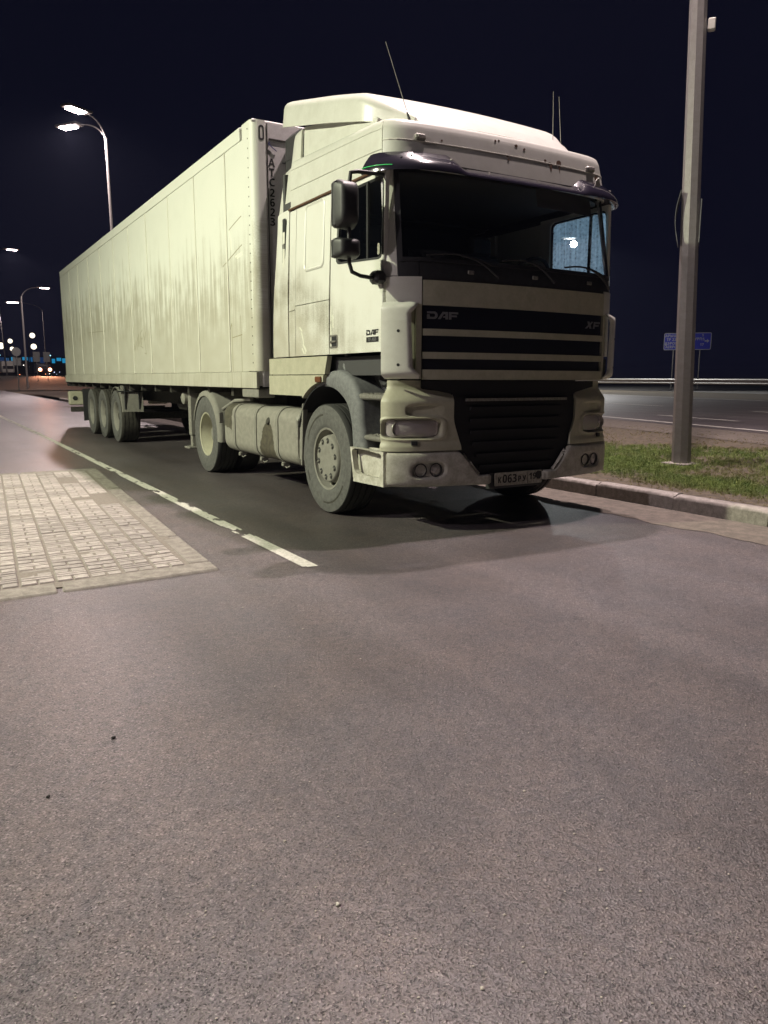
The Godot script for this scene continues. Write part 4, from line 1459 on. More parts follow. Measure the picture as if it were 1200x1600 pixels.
func build_tractor() -> void:
	UPP = dense([Vector2(1.31, 0), Vector2(1.304, 0.3), Vector2(1.287, 0.62), Vector2(1.265, 0.86), Vector2(1.235, 1.0), Vector2(1.19, 1.095), Vector2(1.13, 1.175), Vector2(1.06, 1.23), Vector2(0.97, 1.245), Vector2(0.7, 1.245), Vector2(0.2, 1.245), Vector2(-0.3, 1.245), Vector2(-1.0, 1.245)])
	LOWP = dense([Vector2(1.29, 0), Vector2(1.285, 0.3), Vector2(1.268, 0.65), Vector2(1.24, 0.88), Vector2(1.20, 1.04), Vector2(1.14, 1.165), Vector2(1.075, 1.228), Vector2(0.99, 1.247), Vector2(0.7, 1.247), Vector2(0.4, 1.247)])
	ROOFP = dense([Vector2(1.30, 0), Vector2(1.296, 0.3), Vector2(1.28, 0.65), Vector2(1.258, 0.9), Vector2(1.235, 1.06), Vector2(1.20, 1.15), Vector2(1.155, 1.20), Vector2(1.10, 1.228), Vector2(1.0, 1.24), Vector2(0.7, 1.245), Vector2(0.2, 1.245), Vector2(-0.3, 1.245), Vector2(-1.0, 1.245)])
	var T := thing("truck_tractor", "white cab-over truck tractor unit with dark sun visor and dirty flanks, coupled to the trailer", "truck")
	var C := Vector3(0.2, 2.0, 0)
	var s: SurfaceTool
	# ---- inner shells that close the cab
	s = mb()
	box(s, Vector3(-0.97, 2.25, 0), Vector3(0.05, 1.95, 2.36))
	box(s, Vector3(0.1, 1.36, 0), Vector3(2.1, 0.16, 2.3))
	box(s, Vector3(0.15, 2.90, 0), Vector3(2.0, 0.03, 2.26))
	for z in [1.19, -1.19]:
		box(s, Vector3(0.05, 2.875, z), Vector3(2.0, 0.12, 0.02))
	part(T, "cab_lining", s, M.interior)
	s = mb()
	box(s, Vector3(0.3, 0.85, 0), Vector3(1.5, 0.75, 1.1))
	box(s, Vector3(-2.0, 0.88, 0.4), Vector3(6.2, 0.28, 0.09))
	box(s, Vector3(-2.0, 0.88, -0.4), Vector3(6.2, 0.28, 0.09))
	box(s, Vector3(0.55, 0.95, 0), Vector3(0.9, 0.7, 1.7))
	part(T, "chassis", s, M.frame)
	s = mb()
	box(s, Vector3(0.0, 0.51, 0), Vector3(0.14, 0.14, 1.9), Basis(), 0.03)
	part(T, "front_axle", s, M.frame)
	s = mb()
	box(s, Vector3(-3.68, 0.51, 0), Vector3(0.3, 0.3, 1.5), Basis(), 0.08)
	part(T, "rear_axle", s, M.frame)
	s = mb()
	lathe(s, [Vector2(0.0, 0.001), Vector2(0.0, 0.45), Vector2(-0.06, 0.5), Vector2(-0.1, 0.3)], Vector3(-3.2, 1.13, 0), Vector3.UP, 28)
	part(T, "fifth_wheel", s, M.frame)
	# ---- windscreen
	var sg := s_w(UPP, 1.125)
	s = mb()
	slab(s, bend(UPP, -sg, sg, 2.17, 2.86, 0.0, 40, 8), 0.0, C)
	part(T, "windscreen", s, M.glass)
	s = mb()
	slab(s, bend(UPP, sg - 0.012, sg + 0.03, 2.15, 2.86, 0.006, 4, 8), 0.02, C)
	slab(s, bend(UPP, -sg - 0.03, -sg + 0.012, 2.15, 2.86, 0.006, 4, 8), 0.02, C)
	slab(s, bend(UPP, -sg, sg, 2.155, 2.185, 0.006, 40, 2), 0.02, C)
	part(T, "windscreen_seal", s, M.black)
	s = mb()
	slab(s, bend(UPP, -s_x(UPP, 1.05), s_x(UPP, 1.05), 2.845, 2.90, -0.05, 40, 3), 0.04, C)
	part(T, "windscreen_header", s, M.black)
	for sd in [1.0, -1.0]:
		s = mb()
		slab(s, bend(UPP, sd * (sg + 0.034), sd * s_x(UPP, 1.075), 2.043, 2.9, 0.0, 8, 8), 0.03, C)
		part(T, "windscreen_pillar", s, M.paint)
	s = mb()
	slab(s, bend(UPP, -sg - 0.03, s_w(UPP, 1.0), 2.018, 2.155, -0.004, 40, 3), 0.03, C)
	slab(s, bend(UPP, s_w(UPP, 1.0) + 0.006, sg + 0.03, 2.018, 2.155, -0.004, 8, 3), 0.03, C)
	var sc := part(T, "scuttle_panel", s, M.plastic)
	for w in [0.55, -0.1, -0.75]:
		s = mb()
		box(s, cab(UPP, w * 1.01, 2.09, 0.012), Vector3(0.012, 0.03, 0.06), Basis(), 0.004)
		part(sc, "washer_jet", s, M.steel)
	for q in [[0.95, 0.35], [0.25, -0.25], [-0.45, -0.98]]:
		s = mb()
		var pts := []
		for i in 9:
			var t := i / 8.0
			pts.append(cab(UPP, lerpf(q[0], q[1], t), 2.20 + 0.03 * sin(t * PI) - 0.04 * t * t, 0.022))
		tube(s, pts, 0.008, 6)
		pts = []
		for i in 6:
			var t := i / 5.0
			pts.append(cab(UPP, lerpf(q[0] * 0.5 + q[1] * 0.5, q[1] - 0.05, t), lerpf(2.21, 2.06, t * t), 0.03))
		tube(s, pts, [0.006, 0.007, 0.008, 0.01, 0.012, 0.014], 6)
		part(T, "wiper", s, M.black)
	# ---- bonnet flap with bars
	var sb := s_w(UPP, 0.975)
	s = mb()
	slab(s, bend(UPP, -sb, sb, 1.822, 2.012, 0.012, 36, 4), 0.03, C)
	var hood := part(T, "front_panel", s, M.paint_low)
	s = mb()
	slab(s, bend(UPP, -sb + 0.003, sb - 0.003, 1.25, 1.82, -0.006, 36, 4), 0.02, C)
	part(hood, "grille_backing", s, M.navy)
	for q in [[1.59, 1.642], [1.41, 1.462], [1.245, 1.325]]:
		s = mb()
		slab(s, bend(UPP, -sb, sb, q[0], q[1], 0.012, 36, 2), 0.025, C)
		part(hood, "grille_bar", s, M.paint_low)
	var place := func(w0: float, y0: float) -> Callable:
		return func(a: float, b: float) -> Vector3:
			return cab(UPP, w0 - a, y0 + b, -0.001)
	s = mb()
	letters(s, "DAF", 0.058, place.call(0.945, 1.718))
	part(hood, "maker_lettering", s, M.badge)
	s = mb()
	letters(s, "XF", 0.062, place.call(-0.735, 1.70), 0.25)
	part(hood, "model_lettering", s, M.badge)
	# ---- corner panels and air deflectors
	for sd in [1.0, -1.0]:
		s = mb()
		slab(s, bend(UPP, sd * (sb + 0.012), sd * s_x(UPP, 1.085), 1.83, 2.036, 0.006, 12, 4), 0.03, C)
		part(T, "corner_panel", s, M.paint)
		s = mb()
		slab(s, bend(UPP, sd * (sb + 0.012), sd * (sb + 0.055), 1.25, 1.83, 0.008, 4, 4), 0.05, C)
		part(T, "corner_post", s, M.paint_low)
		s = mb()
		slab(s, bend(UPP, sd * (sb + 0.056), sd * s_x(UPP, 1.04), 1.25, 1.83, -0.06, 10, 4), 0.03, C)
		part(T, "deflector_duct", s, M.paint_low)
		s = mb()
		var g := []
		for i in 17:
			var u := i / 16.0
			var row := []
			for j in 21:
				var v := j / 20.0
				var y := lerpf(1.252, 1.846, v)
				var e: float = minf(1.0, minf(v, 1.0 - v) / 0.09)
				var eu: float = minf(1.0, minf(u + 0.03, 1.0 - u + 0.3) / 0.2)
				var off: float = 0.055 * sqrt(1.0 - (1.0 - e) * (1.0 - e)) * sqrt(maxf(0.0, 1.0 - (1.0 - eu) * (1.0 - eu))) + 0.012
				var tap := lerpf(0.02, 0.0, v)
				row.append(cab(UPP, sd * lerpf(sb + 0.05 - tap + 0.05 * smoothstep(0.06, 0.14, v) * smoothstep(0.94, 0.86, v), s_x(UPP, 1.075), u), y, off))
			g.append(row)
		slab(s, g, 0.014, C)
		var df := part(T, "air_deflector", s, M.paint)
		for y in [1.62, 1.36]:
			s = mb()
			var q := pl(UPP, sd * lerpf(sb, s_x(UPP, 1.04), 0.55))
			var nn := Vector3(q[1].x, 0, q[1].y)
			lathe(s, [Vector2(0.0, 0.001), Vector2(0.0, 0.012), Vector2(-0.01, 0.012)], Vector3(q[0].x, y, q[0].y) + nn * 0.0685, nn, 12)
			part(df, "bolt_hole", s, M.black)
	# ---- headlamp panels
	for sd in [1.0, -1.0]:
		s = mb()
		var g := []
		var NU := 96
		var NV := 76
		var s1 := s_x(LOWP, 1.045)
		for i in NU + 1:
			var u := float(i) / NU
			var row := []
			for j in NV + 1:
				var v := float(j) / NV
				var y := lerpf(0.672, 1.238, v)
				var wi := 0.605 + 0.07 * smoothstep(0.67, 0.95, y)
				wi += 0.275 * smoothstep(1.135, 1.175, y)
				var si := s_w(LOWP, wi)
				var sv := lerpf(si, s1, u)
				var off := -0.07 * smoothstep(1.06, 1.2, y) + 0.012 * smoothstep(0.75, 0.70, y)
				# scoop above the lamp
				var bx := absf(sv - 0.93) / 0.165
				var by := absf(y - 1.0) / 0.046
				var br := pow(pow(bx, 4.0) + pow(by, 4.0), 0.25)
				off -= 0.03 * (1.0 - smoothstep(0.92, 1.05, br)) * smoothstep(0.74, 0.98, sv)
				# lamp housing
				var lx := absf(sv - 1.045) / 0.255
				var ly := absf(y - 0.852) / 0.078
				var rr := pow(pow(lx, 5.0) + pow(ly, 5.0), 0.2)
				off -= 0.055 * (1.0 - smoothstep(0.955, 1.02, rr))
				off += 0.007 * (1.0 - smoothstep(0.03, 0.12, absf(rr - 1.12)))
				row.append(cab(LOWP, sd * sv, y, off))
			g.append(row)
		slab(s, g, 0.02, Vector3(0.2, 0.9, 0))
		var hp := part(T, "headlamp_panel", s, M.paint_low)
		s = mb()
		g = []
		for i in 25:
			var row := []
			for j in 11:
				var u := i / 12.0 - 1.0
				var v := j / 5.0 - 1.0
				var k := pow(pow(absf(u), 5.0) + pow(absf(v), 5.0), 0.2)
				var m := maxf(absf(u), absf(v))
				var f := m / maxf(k, 0.001) if k > 0.001 else 1.0
				row.append(cab(LOWP, sd * (1.045 + u * f * 0.232), 0.852 + v * f * 0.068, -0.012 - 0.02 * m * m))
			g.append(row)
		slab(s, g, 0.0, Vector3(0.2, 0.9, 0))
		var lamp := part(T, "headlamp", s, M.lens)
		s = mb()
		slab(s, bend(LOWP, sd * 0.80, sd * 1.29, 0.785, 0.92, -0.042, 12, 4), 0.0, Vector3(0.2, 0.9, 0))
		part(lamp, "reflector", s, M.reflector)
		for w in [0.95, 1.14]:
			var q := pl(LOWP, sd * w)
			s = mb()
			lathe(s, [Vector2(-0.03, 0.02), Vector2(-0.02, 0.04), Vector2(0.002, 0.055), Vector2(0.003, 0.06), Vector2(-0.002, 0.062)], Vector3(q[0].x, 0.852, q[0].y) - Vector3(0.036, 0, 0), Vector3(1, 0, 0), 20)
			part(lamp, "lamp_bowl", s, M.steel)
		s = mb()
		var qq := pl(LOWP, sd * 1.03)
		box(s, Vector3(qq[0].x, 0.737, qq[0].y) + Vector3(qq[1].x, 0, qq[1].y) * 0.008, Vector3(0.02, 0.034, 0.05), Basis(Vector3(qq[1].x, 0, qq[1].y), Vector3.UP, Vector3(-qq[1].y, 0, qq[1].x)))
		part(hp, "washer_hole", s, M.black)
	# ---- lower grille
	s = mb()
	var g2 := []
	for i in 25:
		var row := []
		for j in 17:
			var y := lerpf(0.43, 1.235, j / 16.0)
			var hw2 := 0.44 + 0.18 * smoothstep(0.42, 0.68, y) + 0.07 * smoothstep(0.68, 0.95, y) + 0.27 * smoothstep(1.14, 1.175, y)
			row.append(cab(LOWP, (i / 12.0 - 1.0) * hw2, y, -0.03 - 0.02 * (1.0 - absf(i / 12.0 - 1.0))))
		g2.append(row)
	slab(s, g2, 0.02, Vector3(0.2, 0.9, 0))
	var lg := part(T, "lower_grille", s, M.grille)
	for k in 6:
		s = mb()
		var y := 0.505 + k * 0.098
		var w := 0.40 + 0.10 * smoothstep(0.45, 0.8, y)
		slab(s, bend(LOWP, -w, w, y, y + 0.028, -0.012, 20, 2), 0.03, Vector3(0.2, 0.9, 0))
		part(lg, "grille_slat", s, M.grille)
	s = mb()
	slab(s, bend(LOWP, -0.555, 0.555, 1.07, 1.093, 0.004, 20, 2), 0.03, Vector3(0.2, 0.9, 0))
	part(lg, "chrome_bar", s, M.steel)
	# ---- bumper
	for sd in [1.0, -1.0]:
		s = mb()
		var g := []
		var se := s_x(LOWP, 1.10)
		for i in 61:
			var u := i / 60.0
			var row := []
			for j in 25:
				var v := j / 24.0
				var sv := lerpf(0.285, se, u)
				var yt := lerpf(0.452, 0.668, smoothstep(0.40, 0.64, sv))
				var yb := 0.362 + 0.02 * u
				var y := lerpf(yb, yt, v)
				var off := 0.045 * pow(maxf(0.0, 1.0 - pow(absf(v * 2 - 1), 6.0)), 0.4) - 0.02
				off -= 0.03 * smoothstep(0.05, 0.0, u)
				var lx := absf(sv - 0.905) / 0.155
				var ly := absf(y - 0.515) / 0.07
				var rr := pow(pow(lx, 3.0) + pow(ly, 3.0), 0.333)
				off -= 0.028 * (1.0 - smoothstep(0.85, 1.0, rr))
				row.append(cab(LOWP, sd * sv, y, off))
			g.append(row)
		slab(s, g, 0.02, Vector3(0.2, 0.5, 0))
		var bm := part(T, "bumper", s, M.bumper)
		for w in [0.84, 0.975]:
			var q := pl(LOWP, sd * w)
			var nn := Vector3(1, 0, sd * 0.12).normalized()
			s = mb()
			lathe(s, [Vector2(0.01, 0.058), Vector2(0.012, 0.05), Vector2(-0.03, 0.046)], Vector3(q[0].x, 0.515, q[0].y) + nn * 0.0, nn, 24)
			var fl := part(bm, "fog_lamp", s, M.black)
			s = mb()
			if (w > 0.9) == (sd > 0):
				lathe(s, [Vector2(-0.032, 0.001), Vector2(-0.028, 0.047)], Vector3(q[0].x, 0.515, q[0].y), nn, 20)
				part(fl, "empty_socket", s, M.black)
			else:
				lathe(s, [Vector2(0.012, 0.001), Vector2(0.006, 0.03), Vector2(-0.002, 0.047)], Vector3(q[0].x, 0.515, q[0].y), nn, 20)
				part(fl, "lens", s, M.lens)
		# lowest step let into the bumper end
		s = mb()
		var Y0 := 0.372
		var outer := []
		var inner := []
		var oc := [Vector2(1.098, 0.668), Vector2(0.525, 0.668), Vector2(0.585, Y0), Vector2(1.098, Y0 + 0.008)]
		var ic := [Vector2(1.06, 0.66), Vector2(0.54, 0.66), Vector2(0.60, 0.445), Vector2(1.045, 0.44)]
		var rp := rrect(0, 0, 2, 2, 0.35, 5)
		for k in rp.size():
			var c4: int = [0, 1, 2, 3][k / 6]
			outer.append(Vector3(oc[c4].x, oc[c4].y, sd * 1.248))
			var f := rp[k]
			var a := Vector2(ic[0].x, ic[0].y).lerp(ic[1], (1.0 - f.x) / 2)
			var b := Vector2(ic[3].x, ic[3].y).lerp(ic[2], (1.0 - f.x) / 2)
			var q := b.lerp(a, (f.y + 1) / 2)
			inner.append(Vector3(q.x, q.y, sd * 1.244))
		ring(s, outer, inner, Vector3(0, 0, sd), 0.05)
		box(s, Vector3(0.8, 0.40, sd * 1.10), Vector3(0.46, 0.05, 0.24))
		box(s, Vector3(0.80, 0.535, sd * 1.125), Vector3(0.55, 0.27, 0.02), Basis(Vector3.UP, sd * 0.12))
		box(s, Vector3(1.06, 0.54, sd * 1.09), Vector3(0.03, 0.25, 0.24))
		box(s, Vector3(0.95, 0.40, sd * 1.08), Vector3(0.25, 0.05, 0.24))
		var st := part(T, "bumper_step", s, M.bumper)
		s = mb()
		for k in 7:
			for m in 3:
				box(s, Vector3(0.62 + k * 0.055, 0.428, sd * (1.05 + m * 0.06)), Vector3(0.03, 0.008, 0.03), Basis(Vector3.UP, 0.6), 0.003)
		part(st, "tread_studs", s, M.steel).set_meta("kind", "stuff")
	# ---- number plate
	s = mb()
	var pb := Basis(Vector3(0, 0, -1), Vector3.UP, Vector3(1, 0, 0))
	prism(s, rrect(0, 0, 0.53, 0.114, 0.012), Transform3D(pb, Vector3(1.302, 0.402, -0.005)), 0.006)
	var np := part(T, "number_plate", s, M.plate)
	for q in [["К", 0.214, 0.05, -0.008], ["0", 0.158, 0.072, 0.0], ["6", 0.103, 0.072, 0.0], ["3", 0.047, 0.072, 0.0], ["Р", -0.008, 0.05, -0.008], ["У", -0.06, 0.05, -0.008], ["1", -0.135, 0.055, 0.008], ["9", -0.178, 0.055, 0.008]]:
		text(np, "plate_character", q[0], Vector3(1.3035, 0.402 + q[3], q[1] - 0.005), pb, q[2], M.print, 0.95, true)
	s = mb()
	prism(s, rrect(0, 0, 0.004, 0.108, 0.001), Transform3D(pb, Vector3(1.3045, 0.402, -0.105)), 0.002)
	part(np, "divider", s, M.print)
	s = mb()
	prism(s, PackedVector2Array([Vector2(-0.03, 0.03), Vector2(-0.01, 0.045), Vector2(0.03, 0.04), Vector2(0.035, 0.0), Vector2(0.02, -0.03), Vector2(-0.015, -0.028), Vector2(-0.035, 0.0)]), Transform3D(pb, Vector3(1.3052, 0.41, -0.228)), 0.002)
	part(np, "mud_splash", s, M.print)
	s = mb()
	box(s, Vector3(1.255, 0.39, 0), Vector3(0.05, 0.14, 0.6))
	part(T, "plate_bracket", s, M.black)
	build_flanks(T)
	build_roof(T)
	build_running(T)
	build_inside(T)

func build_flanks(T: Node) -> void:
	var s: SurfaceTool
	for sd in [1.0, -1.0]:
		# door with its window opening
		var cc := [Vector2(1.035, 2.80), Vector2(0.285, 2.80), Vector2(0.265, 2.225), Vector2(1.06, 2.175)]
		var oc := [Vector2(1.062, 2.838), Vector2(0.14, 2.838), Vector2(0.135, 1.465), Vector2(1.072, 1.465)]
		var rp := rrect(0, 0, 2, 2, 0.16, 5)
		var outer := []
		var inner := []
		var pane := PackedVector2Array()
		for k in rp.size():
			var o2: Vector2 = oc[k / 6]
			outer.append(Vector3(o2.x, o2.y, sd * zs(o2.y)))
			var f := rp[k]
			var a: Vector2 = cc[0].lerp(cc[1], (1.0 - f.x) / 2)
			var b: Vector2 = cc[3].lerp(cc[2], (1.0 - f.x) / 2)
			var q: Vector2 = b.lerp(a, (f.y + 1) / 2)
			pane.append(q)
			inner.append(Vector3(q.x, q.y, sd * zs(q.y)))
		s = mb()
		ring(s, outer, inner, Vector3(0, 0, sd), 0.035)
		var door := part(T, "door", s, M.paint_side)
		s = mb()
		var inn2 := []
		for q in inner:
			var cen := Vector3(0.66, 2.5, q.z)
			inn2.append(cen + (q - cen) * Vector3(0.955, 0.945, 1.0) + Vector3(0, 0, sd * -0.003))
		var out2 := []
		for q in inner:
			var cen := Vector3(0.66, 2.5, q.z)
			out2.append(cen + (q - cen) * 1.005 + Vector3(0, 0, sd * 0.003))
		ring(s, out2, inn2, Vector3(0, 0, sd), 0.02)
		box(s, Vector3(0.80, 2.49, sd * (zs(2.49) - 0.006)), Vector3(0.025, 0.60, 0.018))
		part(door, "window_seal", s, M.black)
		s = mb()
		var idx := Geometry2D.triangulate_polygon(pane)
		for t in range(0, idx.size(), 3):
			var p := []
			for k in 3:
				var q := pane[idx[t + k]]
				p.append(Vector3(q.x, q.y, sd * (zs(q.y) - 0.015)))
			tri(s, p[0], p[1], p[2], Vector3(0, 0, sd), Vector3(0, 0, sd), Vector3(0, 0, sd))
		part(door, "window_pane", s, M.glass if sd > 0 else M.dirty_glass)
		s = mb()
		var xf := Transform3D(Basis(Vector3(sd, 0, 0), Vector3.UP, Vector3(0, 0, sd)), Vector3(0.215, 1.575, sd * 1.249))
		var hr := rrect(0, 0, 0.17, 0.115, 0.025)
		var hi := rrect(0, 0, 0.14, 0.088, 0.018)
		var ho := []
		var hn := []
		for k in hr.size():
			ho.append(xf * Vector3(hr[k].x, hr[k].y, 0))
			hn.append(xf * Vector3(hi[k].x, hi[k].y, 0))
		ring(s, ho, hn, Vector3(0, 0, sd), 0.01)
		var hd := part(door, "door_handle", s, M.steel)
		s = mb()
		box(s, xf * Vector3(0.02, 0.0, -0.002), Vector3(0.1, 0.088, 0.004))
		part(hd, "recess", s, M.black)
		s = mb()
		box(s, xf * Vector3(0.0, -0.002, 0.006), Vector3(0.13, 0.018, 0.016), Basis(), 0.005)
		part(hd, "pull_bar", s, M.steel)
		if sd > 0:
			s = mb()
			letters(s, "DAF", 0.042, func(a: float, b: float) -> Vector3: return Vector3(0.815 + a * 0.98, 1.60 + b, 1.2468))
			part(door, "maker_lettering", s, M.print)
			s = mb()
			prism(s, rrect(0, 0, 0.2, 0.042, 0.004), Transform3D(Basis(), Vector3(0.915, 1.565, 1.2468)), 0.001)
			var bar := part(door, "model_strip", s, M.print)
			text(bar, "model_lettering", "XF.460", Vector3(0.915, 1.565, 1.248), Basis(), 0.028, M.badge, 1.1)
			s = mb()
			prism(s, rrect(0, 0, 0.035, 0.085, 0.012), Transform3D(Basis(), Vector3(1.0, 2.255, zs(2.25) + 0.001)), 0.002)
			part(door, "sticker", s, M.plate)
		# sleeper side: upper panel with pressed blank, locker door, rear strips
		s = mb()
		flank(s, PackedVector2Array([Vector2(-0.6, 1.945), Vector2(0.128, 1.945), Vector2(0.132, 2.838), Vector2(-0.6, 2.838)]), sd)
		var up := part(T, "sleeper_panel", s, M.paint_side)
		s = mb()
		var oc2 := []
		var ic2 := []
		var mid := []
		for q in rrect(-0.195, 2.535, 0.42, 0.60, 0.06):
			oc2.append(Vector3(q.x, q.y, sd * (zs(q.y) + 0.0012)))
		for q in rrect(-0.195, 2.535, 0.395, 0.575, 0.05):
			mid.append(Vector3(q.x, q.y, sd * (zs(q.y) + 0.009)))
		for q in rrect(-0.195, 2.535, 0.37, 0.55, 0.04):
			ic2.append(Vector3(q.x, q.y, sd * (zs(q.y) + 0.0012)))
		for i in oc2.size():
			var k := (i + 1) % oc2.size()
			fq(s, oc2[i], oc2[k], mid[k], mid[i], Vector3(0, 0, sd))
			fq(s, mid[i], mid[k], ic2[k], ic2[i], Vector3(0, 0, sd))
		part(up, "pressed_window_blank", s, M.paint_side)
		s = mb()
		flank(s, PackedVector2Array([Vector2(-0.60, 1.465), Vector2(0.126, 1.465), Vector2(0.126, 1.938), Vector2(-0.60, 1.938)]), sd)
		part(T, "locker_door", s, M.paint_side)
		s = mb()
		flank(s, PackedVector2Array([Vector2(-0.755, 1.90), Vector2(-0.608, 1.91), Vector2(-0.608, 2.838), Vector2(-0.755, 2.838)]), sd)
		flank(s, PackedVector2Array([Vector2(-0.755, 1.465), Vector2(-0.608, 1.465), Vector2(-0.608, 1.903), Vector2(-0.755, 1.893)]), sd)
		part(T, "rear_pillar", s, M.paint_side)
		# rear side fairing curving in behind the cab
		s = mb()
		var g := []
		for i in 11:
			var u := i / 10.0
			var row := []
			for j in 11:
				var y := lerpf(1.465, 2.862, j / 10.0)
				row.append(Vector3(lerpf(-0.763, -1.24 + 0.11 * smoothstep(1.5, 2.86, y), u), y, sd * (zs(y) + 0.006 - 0.035 * u * u * u)))
			g.append(row)
		slab(s, g, 0.02, Vector3(-0.9, 2, 0))
		var rf := part(T, "side_fairing", s, M.paint_side)
		if sd > 0:
			s = mb()
			prism(s, rrect(0, 0, 0.07, 0.50, 0.012), Transform3D(Basis(Vector3(1, 0, 0), Vector3(0.06, 1, 0).normalized(), Vector3(0, 0, 1)), Vector3(-0.87, 2.54, 1.236)), 0.004)
			var slot := part(rf, "vent_slot", s, M.black)
			s = mb()
			prism(s, rrect(0, 0, 0.05, 0.37, 0.006), Transform3D(Basis(Vector3(1, 0, 0), Vector3(0.06, 1, 0).normalized(), Vector3(0, 0, 1)), Vector3(-0.87, 2.48, 1.2395)), 0.003)
			var lb := part(slot, "label", s, M.joint)
			text(lb, "label_lettering", "VI", Vector3(-0.866, 2.53, 1.2405), Basis(), 0.045, M.print)
		# panels below the sleeper
		s = mb()
		flank(s, PackedVector2Array([Vector2(-1.27, 1.29), Vector2(0.045, 1.29), Vector2(0.105, 1.452), Vector2(-1.27, 1.452)]), sd, 0.008, 0.05)
		part(T, "upper_skirt", s, M.paint_low)
		s = mb()
		var pts := PackedVector2Array([Vector2(-1.285, 1.085), Vector2(-0.46, 1.085)])
		for k in 7:
			var an := lerpf(2.25, 1.57, k / 6.0)
			pts.append(Vector2(cos(an) * 0.71, 0.51 + sin(an) * 0.71))
		pts.append_array(PackedVector2Array([Vector2(0.02, 1.282), Vector2(-1.285, 1.282)]))
		flank(s, pts, sd, 0.008, 0.05)
		var sk := part(T, "lower_skirt", s, M.paint_low)
		s = mb()
		box(s, Vector3(-0.07, 1.243, sd * 1.262), Vector3(0.115, 0.055, 0.025), Basis(), 0.008)
		part(sk, "side_marker_lamp", s, M.amber)
		# wheel-arch mudguard
		s = mb()
		g = []
		for i in 19:
			var an := lerpf(1.62, 0.22, i / 18.0)
			var ro := lerpf(0.775, 0.70, smoothstep(0.9, 0.2, an)) + 0.08 * sin(clampf((1.62 - an) / 1.1, 0, 1) * PI)
			var ri := lerpf(0.665, 0.53, smoothstep(1.0, 0.2, an))
			var d := Vector3(cos(an), sin(an), 0)
			var o := Vector3(0, 0.51, 0)
			g.append([o + d * (ri + 0.0) + Vector3(0, 0, sd * 0.80), o + d * ri + Vector3(0, 0, sd * 1.19), o + d * (ri + 0.01) + Vector3(0, 0, sd * 1.215), o + d * lerpf(ri, ro, 0.6) + Vector3(0, 0, sd * 1.222), o + d * ro + Vector3(0, 0, sd * 1.20), o + d * (ro + 0.01) + Vector3(0, 0, sd * 1.15), o + d * (ro + 0.015) + Vector3(0, 0, sd * 0.80)])
		slab(s, g, 0.0, Vector3(0, 0.5, 0))
		part(T, "mudguard", s, M.fender)
		s = mb()
		g = []
		for i in 15:
			var an := lerpf(2.75, 1.55, i / 14.0)
			var d := Vector3(cos(an), sin(an), 0)
			g.append([Vector3(0, 0.51, 0) + d * 0.69 + Vector3(0, 0, sd * 0.7), Vector3(0, 0.51, 0) + d * 0.69 + Vector3(0, 0, sd * 1.22)])
		slab(s, g, 0.01, Vector3(0, 0.5, sd))
		part(T, "arch_liner", s, M.black)
		# steps
		for q in [[1.10, 0.52, 1.00, 0.05], [0.755, 0.57, 1.02, 0.045]]:
			s = mb()
			box(s, Vector3((q[1] + q[2]) / 2, q[0], sd * 1.075), Vector3(q[2] - q[1], q[3], 0.22), Basis(), 0.016)
			var tr := part(T, "step", s, M.steel)
			s = mb()
			for k in 6:
				for m in 3:
					box(s, Vector3(q[1] + 0.06 + k * 0.065, q[0] + q[3] / 2 + 0.003, sd * (1.01 + m * 0.06)), Vector3(0.03, 0.008, 0.028), Basis(Vector3.UP, 0.5), 0.003)
			part(tr, "tread_studs", s, M.steel).set_meta("kind", "stuff")
		s = mb()
		flank(s, PackedVector2Array([Vector2(0.55, 0.69), Vector2(1.0, 0.69), Vector2(1.0, 1.08), Vector2(0.58, 1.08)]), sd, -0.27, 0.02)
		part(T, "step_back", s, M.fender)
		s = mb()
		tube(s, [Vector3(0.22, 1.47, sd * 1.1), Vector3(0.23, 1.36, sd * 1.13), Vector3(0.27, 1.3, sd * 1.12)], 0.028, 10)
		box(s, Vector3(0.62, 1.40, sd * 1.02), Vector3(0.9, 0.1, 0.14), Basis(), 0.02)
		box(s, Vector3(0.55, 1.27, sd * 0.93), Vector3(0.5, 0.2, 0.05), Basis(Vector3.BACK, -0.35), 0.02)
		part(T, "door_sill", s, M.fender)
		s = mb()
		lathe(s, [Vector2(0.0, 0.05), Vector2(0.09, 0.062), Vector2(0.1, 0.05), Vector2(0.06, 0.001)], Vector3(0.78, 1.25, sd * 0.98), Vector3(0.3, 0, sd), 20)
		part(T, "air_intake", s, M.black)
		# drip rail
		s = mb()
		tube(s, [Vector3(-0.76, 2.852, sd * 1.222), Vector3(1.04, 2.848, sd * 1.222)], 0.011, 6)
		part(T, "drip_rail", s, M.rust)

func roof_pt(sv: float, t: float) -> Vector3:
	var st := [[0.0, 0.0], [0.3, 0.0], [0.58, 0.001], [0.80, 0.004], [0.93, 0.02], [0.985, 0.055], [1.0, 0.12]]
	var f := t * 6.0
	var k := clampi(int(f), 0, 5)
	var a: Array = st[k]
	var b: Array = st[k + 1]
	var fr: float = lerpf(a[0], b[0], f - k)
	var ins: float = lerpf(a[1], b[1], f - k)
	var q := pl(ROOFP, sv)
	var yt: float = 3.262 + 0.045 * (1.1 - q[0].x)
	var y := lerpf(2.865, yt, fr)
	var p: Vector2 = q[0] - q[1] * ins
	return Vector3(p.x + lean(y) * 1.05, y, p.y * tuck(y) * lerpf(1.0, 0.985, fr))

func roof_grid(s0: float, s1: float, t0: float, t1: float, n: int, m: int) -> Array:
	var g := []
	for i in n + 1:
		var row := []
		for j in m + 1:
			row.append(roof_pt(lerpf(s0, s1, float(i) / n), lerpf(t0, t1, float(j) / m)))
		g.append(row)
	return g

